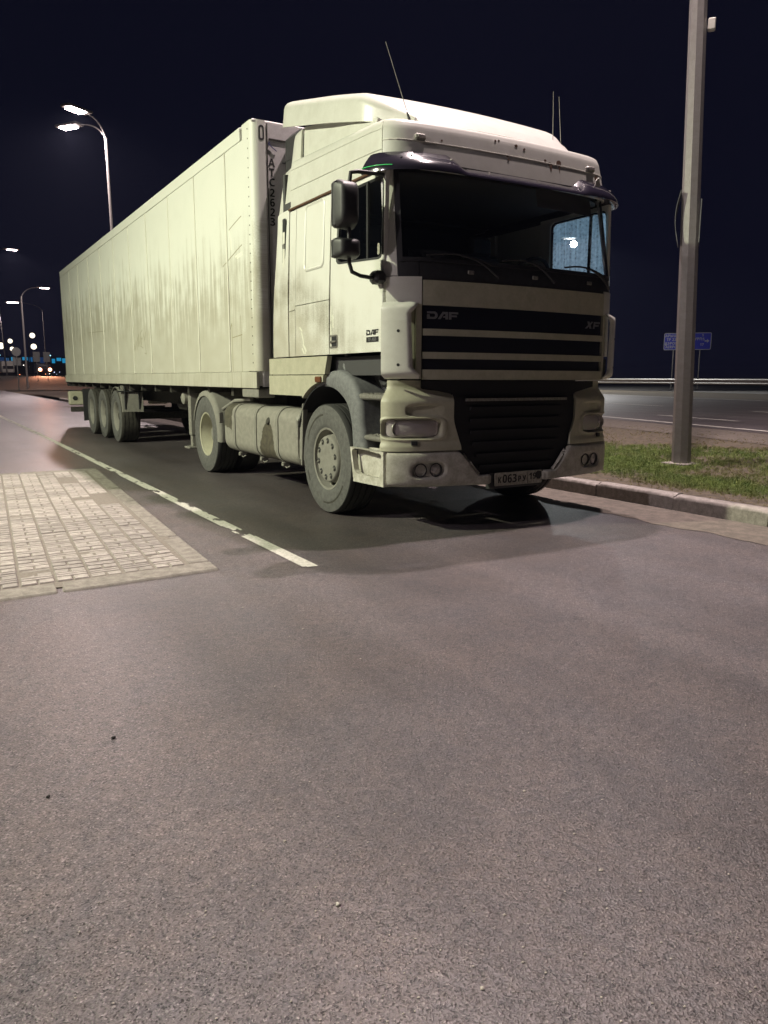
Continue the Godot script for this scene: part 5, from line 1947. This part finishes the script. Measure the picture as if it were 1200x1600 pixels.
func build_roof(T: Node) -> void:
	var s: SurfaceTool
	var C := Vector3(0.2, 2.7, 0)
	var sc := s_x(ROOFP, 1.115)
	var se := s_x(ROOFP, -0.60)
	s = mb()
	slab(s, roof_grid(-sc + 0.004, sc - 0.004, 0.0, 0.305, 48, 6), 0.02, C)
	var cap := part(T, "roof_front", s, M.paint)
	s = mb()
	slab(s, roof_grid(-sc + 0.004, sc - 0.004, 0.315, 1.0, 48, 14), 0.02, C)
	part(cap, "roof_brow", s, M.paint)
	s = mb()
	for i in 40:
		var p0 := roof_pt(lerpf(-sc, sc, i / 40.0), 0.31)
		var p1 := roof_pt(lerpf(-sc, sc, (i + 1) / 40.0), 0.31)
		tube(s, [p0, p1], 0.006, 5, false)
	part(cap, "brow_seam", s, M.joint)
	for sd in [1.0, -1.0]:
		for q in [[0.0, 0.20], [0.208, 0.47], [0.477, 1.0]]:
			s = mb()
			slab(s, roof_grid(sd * (sc + 0.004), sd * se, q[0], q[1], 20, 6), 0.02, C)
			part(T, "roof_side", s, M.paint)
	# top skin
	s = mb()
	var N := 40
	for i in N:
		var a := roof_pt(lerpf(-se, se, float(i) / N), 0.995)
		var b := roof_pt(lerpf(-se, se, float(i + 1) / N), 0.995)
		tri(s, a, b, Vector3(0.2, 3.29, 0), Vector3.UP, Vector3.UP, Vector3.UP)
	fq(s, roof_pt(se, 0.995), roof_pt(-se, 0.995), Vector3(0.2, 3.29, 0), Vector3(0.2, 3.29, 0), Vector3.UP)
	part(T, "roof_skin", s, M.paint)
	s = mb()
	box(s, Vector3(-0.85, 3.05, 0), Vector3(0.4, 0.38, 2.2))
	part(T, "roof_lining", s, M.interior)
	# rear collars
	for sd in [1.0, -1.0]:
		for q in [[-0.615, -1.14, 2.872, 3.325, 1.205, 1.15], [-0.74, -1.05, 3.33, 3.64, 1.10, 1.08]]:
			s = mb()
			var g := []
			for i in 9:
				var u := i / 8.0
				var row := []
				for j in 9:
					var v := j / 8.0
					var y := lerpf(q[2], q[3], v)
					var rnd: float = 0.07 * (1.0 - sqrt(1.0 - pow(maxf(0.0, (v - 0.8) / 0.2), 2.0) * 0.96))
					row.append(Vector3(lerpf(q[0], q[1] + 0.06 * v, u), y, sd * (lerpf(q[4], q[5], v) - 0.04 * u * u - rnd)))
				g.append(row)
			slab(s, g, 0.02, Vector3(-0.9, 3, 0))
			part(T, "roof_collar", s, M.paint)
	# pedestal under the roof fairing
	for sd in [1.0, -1.0]:
		s = mb()
		var g := []
		for i in 7:
			var x := lerpf(-0.735, 0.6, i / 6.0)
			var row := []
			for j in 4:
				row.append(Vector3(x, lerpf(3.22, 3.66 - 0.2 * (x + 0.9), j / 3.0), sd * (1.075 - 0.02 * j / 3.0 - 0.05 * smoothstep(0.2, 0.8, x))))
			g.append(row)
		slab(s, g, 0.02, Vector3(-0.2, 3.3, 0))
		part(T, "fairing_pedestal", s, M.paint)
	# roof fairing
	s = mb()
	var gg := []
	for i in 29:
		var u := i / 28.0
		var x := lerpf(-1.16, 0.93, u)
		var bot := 3.46 - 0.222 * x
		var top := 3.71 - 0.23 * x - 0.17 * smoothstep(0.3, 0.95, x) - 0.08 * pow(clampf((x - 0.82) / 0.11, 0, 1), 2.0) - 0.07 * pow(clampf((-1.06 - x) / 0.1, 0, 1), 2.0)
		top = maxf(top, bot + 0.015)
		var hw2 := 1.13 - 0.06 * smoothstep(-0.2, 0.6, x) - 0.26 * smoothstep(0.4, 0.95, x) - 0.03 * pow(clampf((-1.06 - x) / 0.1, 0, 1), 2.0)
		var row := []
		var h := top - bot
		for j in 41:
			var v := j / 20.0 - 1.0
			var w := absf(v)
			var z := hw2
			var y := bot
			if w > 0.72:
				var t := (1.0 - w) / 0.28
				z = hw2 - 0.015 * t
				y = bot + h * 0.60 * t
			elif w > 0.5:
				var t := (0.72 - w) / 0.22 * PI / 2
				z = hw2 - 0.015 - 0.1 * (1.0 - cos(t))
				y = bot + h * 0.60 + h * 0.38 * sin(t)
			else:
				z = (hw2 - 0.115) * w / 0.5
				y = bot + h * 0.98 + (h * 0.02 + 0.02) * (1.0 - pow(w / 0.5, 2.0))
			row.append(Vector3(x, y, z * signf(v)))
		gg.append(row)
	slab(s, gg, 0.012, Vector3(-0.2, 3.4, 0))
	part(T, "roof_fairing", s, M.paint)
	# sun visor
	s = mb()
	var vg := []
	var sv := s_x(UPP, 0.99)
	for i in 61:
		var u := i / 30.0 - 1.0
		var row := []
		var q := pl(UPP, u * sv)
		var cut := smoothstep(0.60, 0.72, absf(q[0].y))
		for j in 11:
			var v := j / 10.0
			var ytop := lerpf(2.895, 2.975, cut)
			var y := lerpf(ytop, 2.80 + 0.015 * absf(u), v)
			var off := 0.015 + 0.16 * sin(v * PI * 0.5) * lerpf(0.85, 1.0, cut)
			row.append(Vector3(q[0].x + q[1].x * off - 0.125, y, q[0].y * 0.985 + q[1].y * off * 0.55))
		vg.append(row)
	slab(s, vg, 0.006, Vector3(0.2, 2.6, 0))
	var vis := part(T, "sun_visor", s, M.visor)
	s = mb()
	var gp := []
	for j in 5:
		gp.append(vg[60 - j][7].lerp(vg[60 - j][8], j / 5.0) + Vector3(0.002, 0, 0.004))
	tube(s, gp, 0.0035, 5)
	part(vis, "painted_green_reflection", s, M.green)  # green reflection on the visor end, put in as a coloured strip
	s = mb()
	var cp: Vector3 = vg[11][2]
	prism(s, PackedVector2Array([Vector2(0.06, -0.03), Vector2(-0.05, -0.045), Vector2(-0.03, 0.02), Vector2(0.02, 0.05)]), Transform3D(Basis(Vector3(-0.3, 0, -1).normalized(), Vector3.UP, Vector3(1, 0, -0.3).normalized()), cp + Vector3(0.022, 0.01, 0)), 0.006)
	part(vis, "broken_edge", s, M.joint)
	for k in [6, 16, 27, 38, 46, 53]:
		s = mb()
		lathe(s, [Vector2(0.0, 0.012), Vector2(0.006, 0.01), Vector2(0.007, 0.001)], vg[k][3], Vector3(1, 0.5, 0), 8)
		part(vis, "bolt", s, M.steel)
	# roof marker lamps
	for w in [0.955, -0.955]:
		var p := roof_pt(w, 0.36)
		s = mb()
		box(s, p + Vector3(0.012, 0, 0), Vector3(0.035, 0.05, 0.10), Basis(Vector3.BACK, 0.12), 0.014)
		var ml := part(T, "roof_marker_lamp", s, M.steel)
		s = mb()
		box(s, p + Vector3(0.03, 0.004, 0), Vector3(0.012, 0.026, 0.066), Basis(Vector3.BACK, 0.12), 0.005)
		part(ml, "lens", s, M.lens)
	# rust spots
	for q in [[-0.42, 0.42, 0.022], [-0.53, 0.46, 0.026], [-0.12, 0.63, 0.012], [-0.03, 0.68, 0.012], [0.08, 0.42, 0.010], [0.07, 0.36, 0.010], [0.2, 0.70, 0.008], [0.16, 0.74, 0.009], [-0.36, 0.48, 0.012], [-0.84, 0.14, 0.024], [0.75, 0.5, 0.008], [-1.04, 0.35, 0.03]]:
		var p := roof_pt(q[0], q[1] * 0.72)
		var n := Vector3(1, 0.2, 0).normalized()
		s = mb()
		var poly := PackedVector2Array()
		rng.seed = int(q[0] * 1000) + 9000
		for k in 9:
			var rr: float = q[2] * rng.randf_range(0.6, 1.25)
			poly.append(Vector2(cos(TAU * k / 9) * rr, sin(TAU * k / 9) * rr))
		if q[2] > 0.018:
			poly[7].y -= q[2] * 2.4
		prism(s, poly, Transform3D(Basis(Vector3(0, 0, -1), Vector3(-0.15, 1, 0).normalized(), n), p + n * 0.004), 0.006, false)
		part(cap, "rust_spot", s, M.rust)
	# aerials
	for q in [[Vector3(0.86, 3.26, 0.86), Vector3(-0.13, 0.62, 0.16), true], [Vector3(0.72, 3.27, -0.78), Vector3(0.0, 0.56, 0.02), false], [Vector3(0.74, 3.27, -0.87), Vector3(-0.02, 0.53, 0.04), false]]:
		s = mb()
		tube(s, [q[0] + q[1] * 0.14, q[0] + q[1] * 0.6, q[0] + q[1]], [0.0035, 0.003, 0.0025], 6)
		var an := part(T, "aerial", s, M.steel)
		s = mb()
		tube(s, [q[0], q[0] + q[1] * 0.05, q[0] + q[1] * 0.16], [0.016, 0.013, 0.006], 8)
		part(an, "aerial_foot", s, M.black)
	# mirrors
	var sd := 1.0
	var m := group_part(T, "side_mirror")
	s = mb()
	tube(s, [Vector3(1.03, 2.80, 1.20), Vector3(1.06, 2.79, 1.32), Vector3(1.06, 2.785, 1.46), Vector3(1.06, 2.77, 1.515), Vector3(1.06, 2.70, 1.525), Vector3(1.06, 2.3, 1.53), Vector3(1.06, 2.12, 1.53), Vector3(1.065, 2.055, 1.51), Vector3(1.07, 2.03, 1.44), Vector3(1.06, 2.02, 1.30)], 0.016, 8)
	part(m, "mirror_bracket", s, M.black)
	s = mb()
	box(s, Vector3(1.05, 2.03, 1.275), Vector3(0.13, 0.10, 0.1), Basis(), 0.025)
	part(m, "bracket_foot", s, M.black)
	for q in [[2.54, 0.35, 0.185, 1.555, 0.16], [2.225, 0.15, 0.205, 1.55, 0.15]]:
		s = mb()
		var g := []
		for i in 15:
			var u := i / 7.0 - 1.0
			var row := []
			for j in 15:
				var v := j / 7.0 - 1.0
				var k := pow(pow(absf(u), 6.0) + pow(absf(v), 6.0), 1.0 / 6.0)
				var mx := maxf(absf(u), absf(v))
				var f := mx / maxf(k, 0.001) if k > 0.001 else 1.0
				row.append(Vector3(1.045 + q[4] * 0.62 * sqrt(maxf(0.0, 1.0 - pow(mx, 4.0))), q[0] + v * f * q[1] / 2, q[3] + u * f * q[2] / 2))
			g.append(row)
		slab(s, g, 0.0, Vector3(0.9, q[0], q[3]))
		box(s, Vector3(1.01, q[0], q[3]), Vector3(0.07, q[1] * 0.96, q[2] * 0.96), Basis(), 0.02)
		var hs := part(m, "mirror_housing", s, M.plastic)
		s = mb()
		box(s, Vector3(0.973, q[0], q[3]), Vector3(0.006, q[1] * 0.86, q[2] * 0.86), Basis(), 0.002)
		part(hs, "mirror_glass", s, M.reflector)

func build_running(T: Node) -> void:
	var s: SurfaceTool
	for sd in [1.0, -1.0]:
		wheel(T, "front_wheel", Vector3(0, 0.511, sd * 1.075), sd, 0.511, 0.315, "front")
		wheel(T, "drive_wheel", Vector3(-3.68, 0.511, sd * 1.065), sd, 0.511, 0.31, "drive")
		s = mb()
		lathe(s, [Vector2(-0.14, 0.29), Vector2(-0.15, 0.4), Vector2(-0.12, 0.505), Vector2(0.12, 0.505), Vector2(0.15, 0.4), Vector2(0.14, 0.29)], Vector3(-3.68, 0.511, sd * 0.72), Vector3.BACK, 40, true)
		part(T, "inner_tyre", s, M.tread)
		# rear mudguard
		s = mb()
		var g := []
		for i in 23:
			var an := lerpf(2.85, -0.12, i / 22.0)
			var d := Vector3(cos(an), sin(an), 0)
			var o := Vector3(-3.66, 0.51, 0)
			var r := 0.585
			g.append([o + d * r + Vector3(0, 0, sd * 0.62), o + d * r + Vector3(0, 0, sd * 1.17), o + d * (r - 0.01) + Vector3(0, 0, sd * 1.215), o + d * (r - 0.075) + Vector3(0, 0, sd * 1.228)])
		slab(s, g, 0.008, Vector3(-3.66, 0.5, 0))
		part(T, "rear_mudguard", s, M.dust)
		s = mb()
		tube(s, [Vector3(-3.0, 0.86, sd * 1.2), Vector3(-2.95, 0.97, sd * 1.05), Vector3(-2.5, 1.0, sd * 1.0)], 0.025, 6)
		box(s, Vector3(-3.07, 0.76, sd * 1.2), Vector3(0.03, 0.14, 0.06), Basis(), 0.008)
		part(T, "mudguard_stay", s, M.dust)
		# tank
		s = mb()
		var prof := rrect(0.985, 0.655, 0.47, 0.585, 0.14, 7)
		var rows := []
		for q in [[-2.90, 0.90], [-2.885, 0.97], [-2.85, 1.0], [-2.0, 1.0], [-1.0, 1.0], [-0.74, 1.0], [-0.70, 0.985], [-0.68, 0.93]]:
			var row := []
			for k in prof.size() + 1:
				var p := prof[k % prof.size()]
				row.append(Vector3(q[0], 0.655 + (p.y - 0.655) * q[1], sd * (0.985 + (p.x - 0.985) * q[1])))
			rows.append(row)
		slab(s, rows, 0.0, Vector3(-1.8, 0.655, sd * 0.985))
		for e in [0, rows.size() - 1]:
			for k in range(1, prof.size() - 1):
				var n := Vector3.LEFT if e == 0 else Vector3.RIGHT
				tri(s, rows[e][0], rows[e][k], rows[e][k + 1], n, n, n)
		var tank := part(T, "fuel_tank", s, M.tank)
		for x in [-2.5, -1.8, -1.17]:
			s = mb()
			var pr := rrect(0.985, 0.655, 0.49, 0.605, 0.15, 7)
			var rw := []
			for dx in [-0.028, 0.028]:
				var row := []
				for k in pr.size() + 1:
					row.append(Vector3(x + dx, pr[k % pr.size()].y, sd * pr[k % pr.size()].x))
				rw.append(row)
			slab(s, rw, 0.006, Vector3(x, 0.655, sd * 0.985))
			box(s, Vector3(x, 0.345, sd * 1.13), Vector3(0.05, 0.05, 0.09), Basis(), 0.01)
			tube(s, [Vector3(x, 0.33, sd * 1.15), Vector3(x + 0.05, 0.31, sd * 1.14), Vector3(x + 0.09, 0.33, sd * 1.12)], 0.008, 5)
			var strap := part(tank, "tank_strap", s, M.dust)
			s = mb()
			slab(s, [[rw[0][3] + Vector3(-0.012, 0, 0), rw[0][9] + Vector3(-0.012, 0, 0)], [rw[0][3] + Vector3(-0.002, 0, 0), rw[0][9] + Vector3(-0.002, 0, 0)]], 0.0, Vector3(x, 0.655, 0))
			part(strap, "rubber_edge", s, M.black)
		s = mb()
		lathe(s, [Vector2(0.0, 0.045), Vector2(0.03, 0.045), Vector2(0.035, 0.035), Vector2(0.035, 0.001)], Vector3(-1.42, 0.79, sd * 1.2), Vector3(0, 0.5, sd), 16)
		part(tank, "filler_cap", s, M.frame)
		s = mb()
		box(s, Vector3(-0.60, 0.68, sd * 1.06), Vector3(0.14, 0.5, 0.28), Basis(), 0.02)
		box(s, Vector3(-0.55, 0.70, sd * 1.19), Vector3(0.025, 0.62, 0.06), Basis(Vector3.BACK, -0.08), 0.006)
		box(s, Vector3(-0.66, 0.75, sd * 1.215), Vector3(0.04, 0.18, 0.02), Basis(), 0.006)
		part(T, "battery_cover", s, M.dust)

func build_inside(T: Node) -> void:
	var s := mb()
	var g := []
	for i in 21:
		var w := (i / 10.0 - 1.0) * 1.08
		g.append([cab(UPP, w * 1.0, 2.14, -0.04), cab(UPP, w * 1.0, 2.19, -0.16), Vector3(0.85, 2.18, w), Vector3(0.75, 2.05, w), Vector3(0.74, 1.5, w)])
	slab(s, g, 0.01, Vector3(0.9, 1.6, 0))
	part(T, "dashboard", s, M.interior)
	for z in [0.62, -0.62]:
		s = mb()
		box(s, Vector3(0.15, 1.78, z), Vector3(0.5, 0.16, 0.5), Basis(), 0.05)
		box(s, Vector3(-0.1, 2.15, z), Vector3(0.14, 0.7, 0.48), Basis(Vector3.BACK, 0.12), 0.05)
		box(s, Vector3(-0.15, 2.58, z), Vector3(0.1, 0.2, 0.28), Basis(), 0.04)
		part(T, "seat", s, M.interior)
	s = mb()
	var rim := []
	for k in 29:
		var an := TAU * k / 28
		rim.append(Vector3(0.62, 2.16, -0.62) + Vector3(0.12, 0.2, 0) * sin(an) + Vector3(0, 0, 0.23) * cos(an))
	tube(s, rim, 0.016, 6, false)
	tube(s, [Vector3(0.8, 2.05, -0.62), Vector3(0.62, 2.16, -0.62)], 0.03, 6)
	part(T, "steering_wheel", s, M.interior)
	# roller blind over the upper right of the screen
	s = mb()
	slab(s, bend(UPP, -0.98, -0.25, 2.70, 2.89, -0.05, 12, 2), 0.004, Vector3(0.2, 2.5, 0))
	part(T, "roller_blind", s, M.interior)
	# destination card leaning on the dash
	s = mb()
	var bs := Basis(Vector3(0.12, 0, -1).normalized(), Vector3(-0.1, 1, 0).normalized(), Vector3(1, 0.1, 0.12).normalized())
	prism(s, rrect(0, 0, 0.34, 0.075, 0.004), Transform3D(bs, Vector3(1.13, 2.225, 0.86)), 0.004)
	var card := part(T, "windscreen_card", s, mat(0.035, 0.04, 0.035, 0.5))
	text(card, "card_lettering", "ПУСТОЙ", Vector3(1.13, 2.222, 0.86) + bs.z * 0.003, bs, 0.045, M.interior, 1.2)

# ------------------------------------------------------------------ the trailer
func build_trailer() -> void:
	var T := thing("box_trailer", "long dirty white box semi-trailer with three axles behind the truck", "trailer", Vector3(0, 0, 0))
	var X0 := -15.25
	var X1 := -1.57
	var Y0 := 1.145
	var Y1 := 3.895
	var W := 1.275
	var s := mb()
	box(s, Vector3((X0 + X1) / 2, (Y0 + Y1) / 2, 0), Vector3(X1 - X0 - 0.06, Y1 - Y0 - 0.05, 2 * W - 0.07))
	part(T, "box_core", s, M.bulkhead)
	s = mb()
	box(s, Vector3((X0 + X1) / 2, Y1 - 0.01, 0), Vector3(X1 - X0 - 0.02, 0.03, 2 * W - 0.02), Basis(), 0.01)
	part(T, "roof", s, M.bulkhead)
	var ribs := [-1.84, -2.44, -3.63, -4.87, -6.17, -7.39, -8.64, -9.92, -11.22, -12.49, -13.75, -15.17]
	var bow := noise(0.6, FastNoiseLite.TYPE_SIMPLEX_SMOOTH, 2, 71)
	for sd in [1.0, -1.0]:
		for k in ribs.size() - 1:
			s = mb()
			var g := []
			for i in 7:
				var row := []
				for j in 11:
					var u := i / 6.0
					var x := lerpf(ribs[k] - 0.002, ribs[k + 1] + 0.002, u)
					var y := lerpf(1.325, 3.752, j / 10.0)
					row.append(Vector3(x, y, sd * (W - 0.008 + 0.004 * sin(u * PI) + bow.get_noise_2d(x, y * 0.5) * 0.004)))
				g.append(row)
			slab(s, g, 0.02, Vector3(-8, 2.5, 0))
			part(T, "side_panel", s, M.trailer)
			if k > 0:
				s = mb()
				var z: float = sd * (W - 0.004)
				box(s, Vector3(ribs[k], 2.54, z), Vector3(0.032, 2.42, 0.012), Basis(), 0.004)
				part(T, "panel_joint", s, M.joint)
		s = mb()
		box(s, Vector3((X0 + X1) / 2 - 0.1, 3.825, sd * (W - 0.012)), Vector3(X1 - X0 - 0.5, 0.14, 0.03), Basis(), 0.006)
		part(T, "roof_rail", s, M.trailer)
		s = mb()
		box(s, Vector3((X0 + X1) / 2, 1.232, sd * (W - 0.01)), Vector3(X1 - X0 - 0.02, 0.178, 0.036), Basis(), 0.005)
		part(T, "bottom_rail", s, M.trailer)
		# corner post with rivets
		s = mb()
		var g := []
		for j in 2:
			var y := 1.33 if j == 0 else Y1
			g.append([Vector3(-1.852, y, sd * (W - 0.002)), Vector3(-1.66, y, sd * (W - 0.001)), Vector3(-1.62, y, sd * (W - 0.006)), Vector3(-1.585, y, sd * (W - 0.035)), Vector3(-1.57, y, sd * (W - 0.075)), Vector3(-1.568, y, sd * (W - 0.15))])
		slab(s, g, 0.02, Vector3(-3, 2.5, 0))
		var post := part(T, "corner_post", s, M.trailer)
		if sd > 0:
			for k in 26:
				s = mb()
				lathe(s, [Vector2(0.0, 0.008), Vector2(0.004, 0.006), Vector2(0.005, 0.001)], Vector3(-1.685 - 0.0 * k, 1.42 + k * 0.096, W - 0.001), Vector3.BACK, 8)
				part(post, "rivet", s, M.frame)
	# front bulkhead
	s = mb()
	box(s, Vector3(-1.60, 2.52, 0), Vector3(0.05, 2.72, 2 * W - 0.16))
	var fr := part(T, "front_bulkhead", s, M.bulkhead)
	for sd in [1.0, -1.0]:
		s = mb()
		box(s, Vector3(-1.572, 2.52, sd * 1.10), Vector3(0.012, 2.7, 0.006))
		part(fr, "bulkhead_seam", s, M.frame)
	s = mb()
	box(s, Vector3(-1.57, 3.72, 0.98), Vector3(0.016, 0.014, 0.2))
	part(fr, "bulkhead_seam", s, M.frame)
	var nb := Basis(Vector3(0, 0, -1), Vector3.UP, Vector3(1, 0, 0))
	var y := 3.49
	for ch in ["А", "Т", "С", "2", "6", "2", "3"]:
		text(fr, "fleet_number", ch, Vector3(-1.5735, y, 1.055), nb, 0.08, M.print, 1.0)
		y -= 0.098 if ch != "С" else 0.105
	s = mb()
	var hk := []
	for q in rrect(0, 0, 0.06, 0.15, 0.028):
		hk.append(nb * Vector3(q.x, q.y, 0) + Vector3(-1.566, 3.77, 1.165))
	var hk2 := []
	for q in rrect(0, 0, 0.028, 0.11, 0.013):
		hk2.append(nb * Vector3(q.x, q.y, 0) + Vector3(-1.566, 3.77, 1.165))
	ring(s, hk, hk2, Vector3(1, 0, 0), 0.012)
	part(fr, "lashing_eye", s, M.black)
	s = mb()
	tube(s, [Vector3(-1.565, 3.69, 1.075), Vector3(-1.56, 3.67, 1.09), Vector3(-1.562, 3.64, 1.05), Vector3(-1.56, 3.625, 1.03), Vector3(-1.562, 3.61, 1.0)], 0.005, 5)
	part(fr, "blue_hose_end", s, mat(0.02, 0.02, 0.12, 0.4))
	# refrigeration unit
	s = mb()
	box(s, Vector3(-1.36, 3.15, 0), Vector3(0.40, 1.25, 1.86), Basis(), 0.07)
	var fu := part(T, "cooling_unit", s, M.plastic)
	for k in 5:
		s = mb()
		box(s, Vector3(-1.36, 2.7 + k * 0.2, 0), Vector3(0.405, 0.012, 1.872))
		part(fu, "unit_seam", s, M.black)
	s = mb()
	box(s, Vector3(-1.85, 1.09, 1.16), Vector3(0.5, 0.1, 0.2), Basis(), 0.01)
	part(T, "front_crossmember", s, M.dust)
	s = mb()
	box(s, Vector3(-1.85, 1.09, -1.16), Vector3(0.5, 0.1, 0.2), Basis(), 0.01)
	part(T, "front_crossmember", s, M.dust)
	# chassis
	s = mb()
	for z in [0.55, -0.55]:
		box(s, Vector3(-8.6, 0.97, z), Vector3(12.6, 0.33, 0.13))
	for k in 14:
		box(s, Vector3(-2.6 - k * 0.93, 1.09, 0), Vector3(0.08, 0.1, 2.4))
	part(T, "chassis", s, M.frame)
	# pallet box and air tanks below the floor
	s = mb()
	box(s, Vector3(-6.35, 0.70, -0.55), Vector3(1.2, 0.5, 1.0), Basis(), 0.03)
	part(T, "stowage_box", s, M.frame)
	s = mb()
	tube(s, [Vector3(-7.0, 0.82, 0.55), Vector3(-6.2, 0.82, 0.55)], 0.12, 14)
	part(T, "air_tank", s, M.frame)
	for sd in [1.0, -1.0]:
		s = mb()
		box(s, Vector3(-5.0, 0.78, sd * 0.98), Vector3(0.12, 0.75, 0.12), Basis(), 0.012)
		box(s, Vector3(-5.0, 0.36, sd * 0.98), Vector3(0.09, 0.25, 0.09), Basis(), 0.01)
		box(s, Vector3(-5.0, 0.225, sd * 0.98), Vector3(0.24, 0.03, 0.24), Basis(), 0.006)
		lathe(s, [Vector2(0.0, 0.09), Vector2(0.1, 0.09), Vector2(0.12, 0.05), Vector2(0.12, 0.001)], Vector3(-5.16, 0.95, sd * 0.98), Vector3(0, 0, sd), 14)
		part(T, "landing_leg", s, M.dust)
		for k in 3:
			wheel(T, "trailer_wheel", Vector3(-9.297 - 1.31 * k, 0.51, sd * 1.07), sd, 0.51, 0.375, "trailer")
		# spray guard ahead of the first axle
		s = mb()
		box(s, Vector3(-8.66, 0.86, sd * 1.06), Vector3(0.03, 0.50, 0.40), Basis(Vector3.BACK, 0.1), 0.006)
		var fl := part(T, "mud_flap", s, M.dust)
		s = mb()
		box(s, Vector3(-8.64, 1.0, sd * 1.03), Vector3(0.04, 0.025, 0.6), Basis(), 0.006)
		box(s, Vector3(-8.64, 0.88, sd * 1.2), Vector3(0.045, 0.44, 0.022), Basis(), 0.005)
		box(s, Vector3(-8.64, 0.88, sd * 0.94), Vector3(0.045, 0.44, 0.022), Basis(), 0.005)
		part(fl, "stay", s, M.black)
		s = mb()
		var g := []
		for i in 13:
			var an := lerpf(2.4, 0.35, i / 12.0)
			var d := Vector3(cos(an), sin(an), 0)
			g.append([Vector3(-9.297, 0.51, 0) + d * 0.57 + Vector3(0, 0, sd * 0.9), Vector3(-9.297, 0.51, 0) + d * 0.57 + Vector3(0, 0, sd * 1.24)])
		slab(s, g, 0.01, Vector3(-9.3, 0.5, sd))
		part(T, "mudguard", s, M.dust)
		s = mb()
		box(s, Vector3(-13.05, 0.62, sd * 1.05), Vector3(0.02, 0.75, 0.38), Basis(), 0.004)
		part(T, "mud_flap", s, M.black)
		s = mb()
		box(s, Vector3(-15.05, 0.73, sd * 1.02), Vector3(0.2, 0.36, 0.5), Basis(), 0.03)
		var lb := part(T, "rear_lamp_box", s, M.paint_low)
		s = mb()
		lathe(s, [Vector2(0, 0.06), Vector2(0.02, 0.055), Vector2(0.02, 0.03), Vector2(0.01, 0.001)], Vector3(-14.95, 0.73, sd * 1.12), Vector3(1, 0, 0), 14)
		part(lb, "cable_gland", s, M.black)
	s = mb()
	box(s, Vector3(-15.1, 0.44, 0), Vector3(0.12, 0.13, 2.44), Basis(), 0.012)
	for z in [0.55, -0.55]:
		box(s, Vector3(-15.1, 0.72, z), Vector3(0.1, 0.5, 0.1))
	part(T, "underrun_bar", s, M.frame)
	for k in 3:
		s = mb()
		box(s, Vector3(-9.297 - 1.31 * k, 0.51, 0), Vector3(0.13, 0.13, 1.9))
		part(T, "axle", s, M.frame)
	s = mb()
	box(s, Vector3(-15.22, 1.10, 0), Vector3(0.12, 0.12, 2.5), Basis(), 0.01)
	part(T, "rear_sill", s, M.black)

func _ready() -> void:
	# camera
	var cam := Camera3D.new()
	cam.name = "camera"
	add_child(cam)
	cam.transform = Transform3D(Basis(Vector3(0.506712, 0.002703, -0.862111), Vector3(-0.149896, 0.98504, -0.085014), Vector3(0.848984, 0.172305, 0.499537)).orthonormalized(), Vector3(6.40957, 1.25359, 4.36502))
	cam.fov = 67.713
	cam.near = 0.05
	cam.far = 1500.0
	cam.current = true
	# night sky
	var env := Environment.new()
	var sky := Sky.new()
	var sm := ProceduralSkyMaterial.new()
	sm.sky_top_color = lin(0.0017, 0.0020, 0.0072)
	sm.sky_horizon_color = lin(0.0030, 0.0031, 0.0092)
	sm.sky_curve = 0.25
	sm.ground_horizon_color = lin(0.004, 0.004, 0.006)
	sm.ground_bottom_color = lin(0.002, 0.002, 0.003)
	sm.sun_angle_max = 1.0
	sky.sky_material = sm
	env.background_mode = Environment.BG_SKY
	env.sky = sky
	env.background_energy_multiplier = 1.0
	env.tonemap_mode = Environment.TONE_MAPPER_LINEAR
	env.tonemap_exposure = 1.0
	env.fog_enabled = true
	env.fog_density = 0.00019
	env.fog_light_color = Color(0.72, 0.76, 0.9)
	env.sdfgi_enabled = true
	env.ssao_enabled = true
	env.ssil_enabled = true
	var we := WorldEnvironment.new()
	we.name = "environment"
	we.environment = env
	add_child(we)
	make_materials()
	build_lamps()
	build_setting()
	print("setting ", Time.get_ticks_msec())
	build_tractor()
	print("tractor ", Time.get_ticks_msec())
	build_trailer()
	print("trailer ", Time.get_ticks_msec())
	build_grass()
	build_far()
	build_clods()
	print("all ", Time.get_ticks_msec())
